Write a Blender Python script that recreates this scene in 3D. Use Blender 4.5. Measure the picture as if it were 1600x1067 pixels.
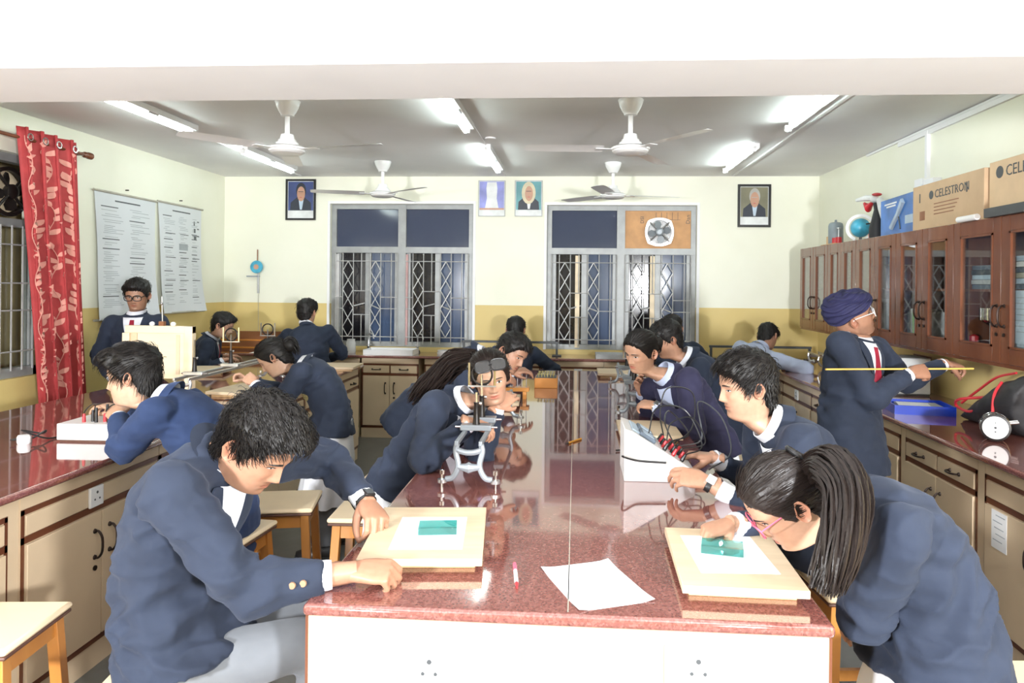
import bpy, math, random
import numpy as np
from mathutils import Vector, Matrix
from mathutils.bvhtree import BVHTree
random.seed(7); RNG = np.random.default_rng(11)
for o in list(bpy.data.objects): bpy.data.objects.remove(o)
SC = bpy.context.scene; C = SC.collection

# ------------------------------------------------------------------ camera
F, CX, CY = 1120., 821.7, 446.
CAM = np.array([0, 0, 1.64]); YAW = math.radians(4); ROLL = 0.010
cd = bpy.data.cameras.new('camera'); cam = bpy.data.objects.new('camera', cd); C.objects.link(cam)
cd.sensor_width = 36; cd.lens = F/1600*36
cd.shift_x = (800-CX)/1600; cd.shift_y = (CY-533.5)/1600; cd.clip_start = .05
cam.matrix_world = (Matrix.Translation(Vector(CAM)) @ Matrix.Rotation(YAW, 4, 'Z')
                    @ Matrix.Rotation(math.pi/2, 4, 'X') @ Matrix.Rotation(ROLL, 4, 'Z'))
SC.camera = cam
def ray(px, py):
    u, v = (px-CX)/F, -(py-CY)/F
    c, s = math.cos(ROLL), math.sin(ROLL); u, v = u*c-v*s, u*s+v*c
    c, s = math.cos(YAW), math.sin(YAW)
    return np.array([u*c-s, u*s+c, v])
def atY(px, py, Y): r = ray(px, py); return CAM+r*(Y/r[1])
def atZ(px, py, Z): r = ray(px, py); return CAM+r*((Z-CAM[2])/r[2])
def atX(px, py, X): r = ray(px, py); return CAM+r*(X/r[0])

# ------------------------------------------------------------------ world, lights, exposure
w = bpy.data.worlds.new('night'); SC.world = w; w.use_nodes = True
w.node_tree.nodes['Background'].inputs[0].default_value = (.10, .14, .26, 1)
w.node_tree.nodes['Background'].inputs[1].default_value = .12
SC.view_settings.view_transform = 'Standard'; SC.view_settings.look = 'None'
SC.view_settings.gamma = 1; SC.view_settings.exposure = -0.12
try: SC.view_settings.use_curve_mapping = False
except Exception: pass
def area(name, loc, target, size, power, col):
    l = bpy.data.lights.new(name, 'AREA'); l.shape = 'DISK'; l.size = size; l.energy = power; l.color = col
    o = bpy.data.objects.new(name, l); C.objects.link(o); o.location = loc
    o.rotation_euler = (Vector(target)-Vector(loc)).to_track_quat('-Z', 'Y').to_euler(); return o
# the photographer's two flash heads behind the camera: the photo shows their twin head shadows on the back wall and their glare in a window pane
area('flash_head_left_offscreen', (-2.2, -1.4, 1.64), (-.7, 5, 1.6),   .34, 360, (.95, .97, 1))
area('flash_head_right_offscreen', (1.7, -1.4, 1.64), (.2, 5, 1.6),   .34, 360, (.95, .97, 1))

# ------------------------------------------------------------------ materials
MATS = {}
def nmat(name):
    m = bpy.data.materials.new(name); m.use_nodes = True; MATS[name] = m
    nt = m.node_tree; return m, nt, nt.nodes['Principled BSDF']
def setp(b, col=None, rough=.5, metal=0, spec=.5, **k):
    if col is not None: b.inputs['Base Color'].default_value = (*col, 1)
    b.inputs['Roughness'].default_value = rough; b.inputs['Metallic'].default_value = metal
    b.inputs['Specular IOR Level'].default_value = spec
    for a, v in k.items(): b.inputs[a.replace('_', ' ')].default_value = v
def tex(nt, kind, scale, coord='Object', vec=None, **k):
    tc = nt.nodes.new('ShaderNodeTexCoord'); n = nt.nodes.new(kind)
    if 'Scale' in n.inputs: n.inputs['Scale'].default_value = scale
    src = tc.outputs[coord]
    if vec is not None:
        mp = nt.nodes.new('ShaderNodeMapping'); mp.inputs['Scale'].default_value = vec
        nt.links.new(src, mp.inputs[0]); src = mp.outputs[0]
    nt.links.new(src, n.inputs['Vector'])
    for a, v in k.items(): n.inputs[a].default_value = v
    return n
def ramp(nt, fac, stops):
    r = nt.nodes.new('ShaderNodeValToRGB'); nt.links.new(fac, r.inputs[0])
    e = r.color_ramp.elements
    while len(e) < len(stops): e.new(.5)
    for i, (p, c) in enumerate(stops): e[i].position = p; e[i].color = (*c, 1)
    return r
def bump(nt, b, fac, strength=.2, dist=.002):
    n = nt.nodes.new('ShaderNodeBump'); n.inputs['Strength'].default_value = strength; n.inputs['Distance'].default_value = dist
    nt.links.new(fac, n.inputs['Height']); nt.links.new(n.outputs[0], b.inputs['Normal'])
def plain(name, col, rough=.5, metal=0, spec=.5, var=.12, sc=9, bmp=0, **k):
    m, nt, b = nmat(name); setp(b, col, rough, metal, spec, **k)
    n = tex(nt, 'ShaderNodeTexNoise', sc, Detail=4.)
    lo = tuple(c*(1-var) for c in col); hi = tuple(min(1, c*(1+var)) for c in col)
    r = ramp(nt, n.outputs['Fac'], [(.3, lo), (.7, hi)]); nt.links.new(r.outputs[0], b.inputs['Base Color'])
    if bmp: bump(nt, b, n.outputs['Fac'], bmp)
    return m
def wood(name, a, c, rough=.35, vec=(3, 3, 25), coat=0):
    m, nt, b = nmat(name); setp(b, a, rough, Coat_Weight=coat)
    n = tex(nt, 'ShaderNodeTexNoise', 1, vec=vec, Detail=6., Distortion=.6)
    r = ramp(nt, n.outputs['Fac'], [(.25, a), (.75, c)]); nt.links.new(r.outputs[0], b.inputs['Base Color'])
    bump(nt, b, n.outputs['Fac'], .08); return m
def cloth(name, col, rough=.85, sc=900, sheen=.3, var=.1):
    m, nt, b = nmat(name); setp(b, col, rough, 0, .25, Sheen_Weight=sheen, Sheen_Roughness=.5)
    b.inputs['Sheen Tint'].default_value = (*[min(1, c*3+.1) for c in col], 1)
    n = tex(nt, 'ShaderNodeTexNoise', 14, Detail=5.)
    r = ramp(nt, n.outputs['Fac'], [(.3, tuple(c*(1-var) for c in col)), (.7, tuple(c*(1+var) for c in col))])
    nt.links.new(r.outputs[0], b.inputs['Base Color'])
    n2 = tex(nt, 'ShaderNodeTexNoise', 60, Detail=3.); bump(nt, b, n2.outputs['Fac'], .15, .003); return m
# granite worktop
m, nt, b = nmat('granite'); setp(b, None, .06, 0, 1.0, Coat_Weight=.5, Coat_Roughness=.03)
v1 = tex(nt, 'ShaderNodeTexVoronoi', 190); n1 = tex(nt, 'ShaderNodeTexNoise', 75, Detail=5., Roughness=.7)
mx = nt.nodes.new('ShaderNodeMix'); mx.data_type = 'RGBA'
r1 = ramp(nt, v1.outputs['Color'], [(.15, (.115, .038, .031)), (.5, (.215, .075, .062)), (.85, (.33, .145, .122))])
r2 = ramp(nt, n1.outputs['Fac'], [(.30, (.03, .014, .013)), (.40, (.19, .064, .052)), (.60, (.235, .084, .070)), (.72, (.40, .19, .155))])
mx.inputs[0].default_value = .5; nt.links.new(r1.outputs[0], mx.inputs[6]); nt.links.new(r2.outputs[0], mx.inputs[7])
nt.links.new(mx.outputs[2], b.inputs['Base Color'])
# wall paint: pale cream above a yellow dado painted up to 1.40 m
m, nt, b = nmat('wall_paint'); setp(b, None, .45, 0, .3)
tc = nt.nodes.new('ShaderNodeTexCoord'); sx = nt.nodes.new('ShaderNodeSeparateXYZ'); nt.links.new(tc.outputs['Object'], sx.inputs[0])
gt = nt.nodes.new('ShaderNodeMath'); gt.operation = 'GREATER_THAN'; gt.inputs[1].default_value = 1.415; nt.links.new(sx.outputs[2], gt.inputs[0])
nz = tex(nt, 'ShaderNodeTexNoise', 1.7, Detail=5.)
ra = ramp(nt, nz.outputs['Fac'], [(.3, (.64, .49, .19)), (.7, (.69, .54, .23))]); rb = ramp(nt, nz.outputs['Fac'], [(.3, (.79, .79, .66)), (.7, (.84, .84, .72))])
mx = nt.nodes.new('ShaderNodeMix'); mx.data_type = 'RGBA'; nt.links.new(gt.outputs[0], mx.inputs[0])
nt.links.new(ra.outputs[0], mx.inputs[6]); nt.links.new(rb.outputs[0], mx.inputs[7]); nt.links.new(mx.outputs[2], b.inputs['Base Color'])
n2 = tex(nt, 'ShaderNodeTexNoise', 45, Detail=4.); bump(nt, b, n2.outputs['Fac'], .06)
plain('ceiling_paint', (.82, .82, .83), .6, var=.03, sc=2, bmp=.05)
plain('floor_vinyl', (.135, .135, .125), .35, var=.12, sc=6)
plain('laminate', (.66, .51, .34), .28, var=.035, sc=5)
wood('trim_brown', (.105, .032, .014), (.16, .055, .025), .3, (4, 4, 4))
wood('teak', (.125, .038, .018), (.21, .075, .036), .22, (6, 6, 1.5), .3)
wood('stool_wood', (.44, .17, .035), (.56, .25, .06), .3, (9, 9, 2), .2)
wood('board_wood', (.60, .46, .30), (.70, .56, .39), .5, (3, 30, 3))
wood('board_edge', (.58, .36, .17), (.70, .46, .24), .5, (3, 30, 3))
wood('pale_wood', (.78, .62, .42), (.84, .70, .50), .4, (2, 2, 20))
wood('orange_wood', (.55, .20, .03), (.66, .28, .06), .35, (2, 20, 2))
wood('shelf_wood', (.20, .075, .03), (.28, .11, .045), .4, (2, 20, 2))
plain('stool_top', (.80, .64, .43), .3, var=.03); plain('stool_rim', (.11, .05, .035), .4)
plain('black_iron', (.014, .011, .010), .4, .3); plain('handle_metal', (.035, .022, .018), .35, .7)
plain('white_plastic', (.80, .80, .80), .3, var=.02); plain('white_paper', (.86, .86, .86), .7, var=.01, sc=3)
plain('chart_paper', (.64, .67, .70), .35, var=.03, sc=2); plain('print_ink', (.10, .11, .12), .6)
plain('print_grey', (.36, .39, .42), .6); plain('black_plastic', (.012, .012, .013), .35); plain('red_plastic', (.55, .03, .04), .35)
plain('pink_plastic', (.80, .13, .22), .35); plain('fan_white', (.80, .80, .80), .3, var=.02)
plain('steel', (.56, .57, .59), .28, .9, var=.05); plain('grey_paint', (.26, .285, .31), .35, .3, var=.06)
plain('chrome', (.75, .75, .76), .12, 1, var=.02); plain('window_paint', (.29, .30, .30), .4, .2); plain('grille_paint', (.50, .50, .50), .4, .3)
plain('cream_stick', (.80, .66, .46), .5); plain('pink_stick', (.55, .33, .32), .5)
plain('card_orange', (.56, .30, .13), .6); plain('cardboard', (.52, .36, .22), .65, var=.06); plain('cardboard_pale', (.66, .48, .30), .65, var=.06)
plain('blue_box', (.055, .19, .55), .35, var=.35, sc=5); plain('blue_tray', (.012, .055, .52), .3); plain('bag_black', (.017, .016, .018), .6, bmp=.3, sc=60)
plain('navy_turban', (.012, .012, .055), .8, sc=30, bmp=.3); plain('globe_sea', (.06, .36, .52), .3, var=.3, sc=14)
plain('toy_black', (.02, .02, .024), .6); plain('toy_yellow', (.65, .30, .03), .5); plain('bottle_grey', (.22, .26, .29), .4)
plain('orange_card', (.75, .13, .02), .5); plain('pale_blue', (.45, .55, .66), .5); plain('teal_glass', (.22, .62, .62), .1, var=.15, sc=12)
plain('khaki', (.42, .40, .33), .6); plain('dark_grey', (.06, .065, .07), .5); plain('light_grey', (.45, .46, .47), .5); plain('slate', (.10, .13, .17), .4)
plain('lime', (.25, .62, .12), .5); plain('gold_thread', (.42, .36, .16), .6, sc=120, var=.5); plain('yellow_wood', (.78, .50, .12), .4)
plain('light_blue_paper', (.52, .62, .72), .6, var=.02); plain('copper_button', (.33, .20, .12), .35, .4)
plain('portrait_blue', (.05, .075, .21), .4, var=.3, sc=3); plain('portrait_teal', (.10, .30, .33), .4, var=.3, sc=3); plain('portrait_olive', (.20, .19, .12), .4, var=.3, sc=3)
plain('portrait_violet', (.25, .27, .60), .4, var=.35, sc=5); plain('portrait_skin', (.50, .28, .19), .5); plain('portrait_suit', (.025, .03, .045), .5)
plain('portrait_white', (.72, .74, .74), .5); plain('portrait_wig', (.62, .55, .38), .5); plain('portrait_grey', (.42, .41, .38), .5)
plain('outside_wall', (.62, .50, .28), .8, sc=6)
# window glass with dark film, clear cabinet glass
def glass(name, tint, mixf, rough=.02, gloss=(1, 1, 1)):
    m = bpy.data.materials.new(name); m.use_nodes = True; MATS[name] = m; nt = m.node_tree; nt.nodes.clear()
    out = nt.nodes.new('ShaderNodeOutputMaterial'); t = nt.nodes.new('ShaderNodeBsdfTransparent'); g = nt.nodes.new('ShaderNodeBsdfGlossy')
    t.inputs[0].default_value = (*tint, 1); g.inputs[0].default_value = (*gloss, 1); g.inputs['Roughness'].default_value = rough
    f = nt.nodes.new('ShaderNodeMath'); f.operation = 'POWER'; f.inputs[1].default_value = 4; lw = nt.nodes.new('ShaderNodeLayerWeight'); lw.inputs[0].default_value = .5; nt.links.new(lw.outputs['Facing'], f.inputs[0])
    ad = nt.nodes.new('ShaderNodeMath'); ad.operation = 'ADD'; ad.inputs[1].default_value = mixf; ad.use_clamp = True
    mx = nt.nodes.new('ShaderNodeMixShader'); nt.links.new(f.outputs[0], ad.inputs[0]); nt.links.new(ad.outputs[0], mx.inputs[0])
    nt.links.new(t.outputs[0], mx.inputs[1]); nt.links.new(g.outputs[0], mx.inputs[2]); nt.links.new(mx.outputs[0], out.inputs[0]); return m
glass('clear_glass', (.93, .95, .94), .02); glass('spectacle_glass', (.95, .95, .95), .0); glass('slab_glass', (.35, .80, .78), .10); glass('smoke_glass', (.05, .05, .06), .1)
m, nt, b = nmat('film_glass'); setp(b, (.055, .068, .112), .10, 0, .6)
m, nt, b = nmat('casement_blue'); setp(b, (.06, .09, .165), .12, 0, .6)
plain('night_glass', (.014, .013, .017), .12, spec=.5)
m, nt, b = nmat('tube_glow'); setp(b, (.9, .95, .95), .4); b.inputs['Emission Color'].default_value = (.86, 1, .95, 1); b.inputs['Emission Strength'].default_value = 46
# clothes, skin, hair
cloth('blazer_navy', (.021, .028, .048)); cloth('blazer_blue', (.024, .042, .105)); cloth('blazer_violet', (.023, .022, .050))
cloth('shirt_white', (.72, .74, .80), .8, sheen=.1, var=.03); cloth('shirt_blue', (.42, .47, .62), .8, sheen=.1, var=.05); cloth('trouser_grey', (.15, .16, .175), .85, var=.06)
cloth('kurta_white', (.74, .76, .80), .8, sheen=.1, var=.03); cloth('tie_red', (.24, .012, .03), .6, var=.3)
m, nt, b = nmat('skin'); setp(b, None, .45, 0, .4, Subsurface_Weight=.12, Subsurface_Scale=.01)
b.inputs['Subsurface Radius'].default_value = (1, .35, .2)
at = nt.nodes.new('ShaderNodeAttribute'); at.attribute_name = 'tint'
oi = nt.nodes.new('ShaderNodeObjectInfo'); hs = nt.nodes.new('ShaderNodeMix'); hs.data_type = 'RGBA'; hs.blend_type = 'MULTIPLY'; hs.inputs[0].default_value = 1
n = tex(nt, 'ShaderNodeTexNoise', 60, Detail=4.); r = ramp(nt, n.outputs['Fac'], [(.3, (.90, .88, .88)), (.7, (1.0, 1.0, 1.0))])
nt.links.new(at.outputs['Color'], hs.inputs[6]); nt.links.new(r.outputs[0], hs.inputs[7]); nt.links.new(hs.outputs[2], b.inputs['Base Color'])
bump(nt, b, n.outputs['Fac'], .08, .001)
m, nt, b = nmat('hair_black'); setp(b, (.009, .0075, .007), .50, 0, .3)
n = tex(nt, 'ShaderNodeTexNoise', 160, Detail=3.); bump(nt, b, n.outputs['Fac'], .5, .002)
m, nt, b = nmat('hair_brown'); setp(b, (.014, .009, .0075), .42, 0, .4)
n = tex(nt, 'ShaderNodeTexNoise', 160, Detail=3.); bump(nt, b, n.outputs['Fac'], .5, .002)
plain('eye_white', (.62, .60, .58), .2, var=.02); plain('eye_dark', (.012, .008, .006), .15); plain('lash', (.012, .009, .008), .6)
# curtain: red cloth with woven pale leaves
cloth('curtain_red', (.36, .040, .042), .6, sheen=.2, var=.12); cloth('curtain_leaf', (.62, .27, .22), .6, sheen=.2)

# ------------------------------------------------------------------ mesh helpers
def V3(*a): return np.array(a, float)
def nrm(v): v = np.asarray(v, float); return v/(np.linalg.norm(v)+1e-12)
def rotm(rx=0, ry=0, rz=0):
    return np.array((Matrix.Rotation(rz, 3, 'Z') @ Matrix.Rotation(ry, 3, 'Y') @ Matrix.Rotation(rx, 3, 'X')))
def frames(pts):
    pts = np.asarray(pts, float); n = len(pts)
    t = np.gradient(pts, axis=0); t /= np.linalg.norm(t, axis=1)[:, None]+1e-12
    ref = V3(0, 0, 1) if abs(t[0][2]) < .9 else V3(1, 0, 0)
    N = [nrm(np.cross(t[0], ref))]
    for i in range(1, n):
        v = N[-1]-t[i]*np.dot(N[-1], t[i]); N.append(nrm(v))
    N = np.array(N); return t, N, np.cross(t, N)
class MB:
    def __init__(s): s.v = []; s.f = []; s.n = 0; s.M = None
    def add(s, v, f):
        v = np.asarray(v, float)
        s.v.append(v); s.f += [tuple(i+s.n for i in q) for q in f]; s.n += len(v); return s
    def box(s, c, d, R=None):
        x, y, z = (k/2 for k in d)
        v = np.array([(a, b, e) for a in (-x, x) for b in (-y, y) for e in (-z, z)])
        if R is not None: v = v @ np.asarray(R).T
        return s.add(v+np.asarray(c, float), [(0, 1, 3, 2), (4, 6, 7, 5), (0, 4, 5, 1), (2, 3, 7, 6), (0, 2, 6, 4), (1, 5, 7, 3)])
    def bx(s, x0, x1, y0, y1, z0, z1): return s.box(((x0+x1)/2, (y0+y1)/2, (z0+z1)/2), (abs(x1-x0), abs(y1-y0), abs(z1-z0)))
    def loft(s, rings, cap=True, close=True):
        rings = [np.asarray(r, float) for r in rings]; m = len(rings[0]); f = []
        for i in range(len(rings)-1):
            for j in range(m if close else m-1):
                k = (j+1) % m; f.append((i*m+j, i*m+k, (i+1)*m+k, (i+1)*m+j))
        if cap and close: f.append(tuple(range(m-1, -1, -1))); f.append(tuple((len(rings)-1)*m+j for j in range(m)))
        return s.add(np.vstack(rings), f)
    def tube(s, pts, r, n=8, cap=True, sx=1.):
        pts = np.asarray(pts, float); r = np.broadcast_to(np.asarray(r, float), (len(pts),))
        t, N, B = frames(pts); a = np.linspace(0, 2*math.pi, n, endpoint=False)
        return s.loft([p+q*(np.outer(np.cos(a), u)*sx+np.outer(np.sin(a), w)) for p, q, u, w in zip(pts, r, N, B)], cap)
    def cyl(s, p0, p1, r0, r1=None, n=12): return s.tube([p0, p1], [r0, r0 if r1 is None else r1], n)
    def lathe(s, prof, n=20, c=(0, 0, 0), R=None):
        a = np.linspace(0, 2*math.pi, n, endpoint=False)
        rs = [np.stack([r*np.cos(a), r*np.sin(a), np.full(n, z)], 1) for r, z in prof]
        if R is not None: rs = [q @ np.asarray(R).T for q in rs]
        return s.loft([q+np.asarray(c, float) for q in rs])
    def sphere(s, c, r, nu=14, nv=10, R=None):
        r = np.broadcast_to(np.asarray(r, float), (3,)); a = np.linspace(0, 2*math.pi, nu, endpoint=False); rs = []
        for e in np.linspace(-math.pi/2+.12, math.pi/2-.12, nv):
            q = np.stack([r[0]*math.cos(e)*np.cos(a), r[1]*math.cos(e)*np.sin(a), np.full(nu, r[2]*math.sin(e))], 1)
            rs.append((q if R is None else q @ np.asarray(R).T)+np.asarray(c, float))
        return s.loft(rs)
    def prism(s, poly, d, O=(0, 0, 0), U=(1, 0, 0), W=(0, 0, 1)):
        U = V3(*U); W = V3(*W); Nn = nrm(np.cross(U, W)); p = np.array([V3(*O)+U*a+W*b for a, b in poly])
        return s.loft([p-Nn*d/2, p+Nn*d/2])
    def arr(s): return (np.vstack(s.v) if s.v else np.zeros((0, 3))), s.f
    def build(s, name, mat, parent=None, bevel=0, ang=35, origin=None, seg=2):
        v, f = s.arr(); return mkobj(name, v, f, mat, parent, bevel, ang, origin, seg)
def mkobj(name, v, f, mat, parent=None, bevel=0, ang=35, origin=None, seg=2):
    me = bpy.data.meshes.new(name); v = np.asarray(v, float)
    if origin is not None: v = v-np.asarray(origin, float)
    me.from_pydata(v.tolist(), [], [tuple(int(i) for i in q) for q in f]); me.update()
    o = bpy.data.objects.new(name, me); C.objects.link(o)
    for mm in (mat if isinstance(mat, (list, tuple)) else [mat]): me.materials.append(MATS[mm])
    me.polygons.foreach_set('use_smooth', [True]*len(me.polygons))
    try: me.set_sharp_from_angle(angle=math.radians(ang))
    except Exception: pass
    if bevel:
        b = o.modifiers.new('bevel', 'BEVEL'); b.width = bevel; b.segments = seg; b.limit_method = 'ANGLE'; b.angle_limit = math.radians(40)
    if parent is not None: o.parent = parent
    elif origin is not None: o.location = origin
    return o
def tag(o, label=None, cat=None, group=None, kind=None):
    if label: o['label'] = label
    if cat: o['category'] = cat
    if group: o['group'] = group
    if kind: o['kind'] = kind
    return o
def thing(name, label, cat, loc=(0, 0, 0), rz=0, group=None):
    o = bpy.data.objects.new(name, None); C.objects.link(o); o.location = loc; o.rotation_euler = (0, 0, rz); o.empty_display_size = .1
    return tag(o, label, cat, group)
def kids(o): return [c for c in C.objects if c.parent == o]
def copy_tree(o, parent=None):
    c = o.copy(); C.objects.link(c); c.parent = parent
    for k in kids(o): copy_tree(k, c)
    return c
def dup(o, loc, rz=None, label=None, group=None):
    c = copy_tree(o); c.location = loc
    if rz is not None: c.rotation_euler = (0, 0, rz)
    if label: c['label'] = label
    if group: c['group'] = group
    return c
def text_mesh(name, s, size, mat, parent, loc, rot, align='LEFT', depth=.0006):
    cu = bpy.data.curves.new('lettering', 'FONT'); cu.body = s; cu.size = size; cu.align_x = align; cu.extrude = depth; cu.resolution_u = 2
    t = bpy.data.objects.new('tmp', cu); C.objects.link(t); dg = bpy.context.evaluated_depsgraph_get(); dg.update()
    me = bpy.data.meshes.new_from_object(t.evaluated_get(dg)); bpy.data.objects.remove(t)
    o = bpy.data.objects.new(name, me); C.objects.link(o); me.materials.clear(); me.materials.append(MATS[mat])
    o.parent = parent; o.location = loc; o.rotation_euler = rot; return o
def bez(p0, p1, p2, n=12, p3=None):
    t = np.linspace(0, 1, n)[:, None]; p0, p1, p2 = (np.asarray(q, float) for q in (p0, p1, p2))
    if p3 is None: return (1-t)**2*p0+2*t*(1-t)*p1+t*t*p2
    p3 = np.asarray(p3, float); return (1-t)**3*p0+3*t*(1-t)**2*p1+3*t*t*(1-t)*p2+t**3*p3
def smooth_path(pts, n=40):
    pts = np.asarray(pts, float); P = np.vstack([2*pts[0]-pts[1], pts, 2*pts[-1]-pts[-2]]); out = []; k = max(2, n//(len(pts)-1))
    for i in range(1, len(P)-2):
        for t in np.linspace(0, 1, k, endpoint=False):
            a, b, c, d = P[i-1], P[i], P[i+1], P[i+2]
            out.append(.5*((2*b)+(c-a)*t+(2*a-5*b+4*c-d)*t*t+(3*b-a-3*c+d)*t**3))
    out.append(pts[-1]); return np.array(out)
_g = RNG.normal(size=(4096, 3)); _g /= np.linalg.norm(_g, axis=1)[:, None]
def pnoise(P):
    P = np.asarray(P, float); i = np.floor(P).astype(np.int64); f = P-i; u = f*f*f*(f*(f*6-15)+10); r = 0
    for dx in (0, 1):
        for dy in (0, 1):
            for dz in (0, 1):
                h = ((i[:, 0]+dx)*73856093 ^ (i[:, 1]+dy)*19349663 ^ (i[:, 2]+dz)*83492791) & 4095
                d = (_g[h]*(f-np.array([dx, dy, dz]))).sum(1)
                r = r+d*(u[:, 0] if dx else 1-u[:, 0])*(u[:, 1] if dy else 1-u[:, 1])*(u[:, 2] if dz else 1-u[:, 2])
    return r
def remesh(mb, vox, smooth=3):
    v, f = mb.arr(); me = bpy.data.meshes.new('tmp'); me.from_pydata(v.tolist(), [], f); me.update()
    o = bpy.data.objects.new('tmp', me); C.objects.link(o)
    r = o.modifiers.new('r', 'REMESH'); r.mode = 'VOXEL'; r.voxel_size = vox
    if smooth: s = o.modifiers.new('s', 'SMOOTH'); s.factor = .5; s.iterations = smooth
    dg = bpy.context.evaluated_depsgraph_get(); ev = o.evaluated_get(dg); m2 = ev.to_mesh(); n = len(m2.vertices)
    co = np.empty(n*3); m2.vertices.foreach_get('co', co); no = np.empty(n*3); m2.vertices.foreach_get('normal', no)
    fs = [tuple(p.vertices) for p in m2.polygons]
    ev.to_mesh_clear(); bpy.data.objects.remove(o); bpy.data.meshes.remove(me)
    return co.reshape(-1, 3), no.reshape(-1, 3), fs
# ================================================================== THE ROOM
XL, XR, YB, YF, ZC, T = -4.05, 2.63, 8.0, -3.2, 2.86, .88
def struct(name, mb, mat, **k): return tag(mb.build(name, mat, **k), kind='structure')
struct('floor', MB().bx(XL-.2, XR+.2, YF-.2, YB+.2, -.1, 0), 'floor_vinyl')
struct('ceiling', MB().bx(XL-.2, XR+.2, YF-.2, YB+.2, ZC, ZC+.1), 'ceiling_paint')
W1 = (-2.80, -1.16, .93, 2.55); W2 = (-.33, 1.32, .93, 2.54)
mb = MB()
for x0, x1, z0, z1 in [(XL-.2, W1[0], 0, ZC), (W1[1], W2[0], 0, ZC), (W2[1], XR+.2, 0, ZC), (W1[0], W1[1], 0, W1[2]), (W1[0], W1[1], W1[3], ZC), (W2[0], W2[1], 0, W2[2]), (W2[0], W2[1], W2[3], ZC)]:
    mb.bx(x0, x1, YB, YB+.2, z0, z1)
struct('wall_back', mb, 'wall_paint')
W3 = (3.3, 5.22, .93, 2.56)
mb = MB()
for y0, y1, z0, z1 in [(YF-.2, W3[0], 0, ZC), (W3[1], YB, 0, ZC), (W3[0], W3[1], 0, W3[2]), (W3[0], W3[1], W3[3], ZC)]: mb.bx(XL-.2, XL, y0, y1, z0, z1)
struct('wall_left', mb, 'wall_paint')
struct('wall_right', MB().bx(XR, XR+.2, YF-.2, YB, 0, ZC), 'wall_paint')
struct('wall_front', MB().bx(XL, XR, YF-.2, YF, 0, ZC), 'wall_paint')
struct('trim_1', MB().bx(XL, XR, 2.40, 2.86, 2.39, ZC), 'ceiling_paint')           # the deep beam across the room
mb = MB(); mb.bx(XR-.022, XR, 3.0, 6.05, 2.80, 2.835); mb.bx(XR-.018, XR, 3.0, 6.7, 2.838, 2.855); mb.bx(XR-.025, XR, 5.55, 5.585, 2.34, 2.83)
struct('trim_2', mb, 'ceiling_paint')                                              # cable ducting by the ceiling
mb = MB()
for x, y0, y1 in [(-3.12, 3, 7.9), (-.80, 3, 7.9), (1.70, 3, 7.9)]: mb.bx(x-.012, x+.012, y0, y1, ZC-.012, ZC)
mb.lathe([(.045, ZC-.012), (.045, ZC)], 16, (-.72, 5.9, 0)); struct('trim_3', mb, 'ceiling_paint')

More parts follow.
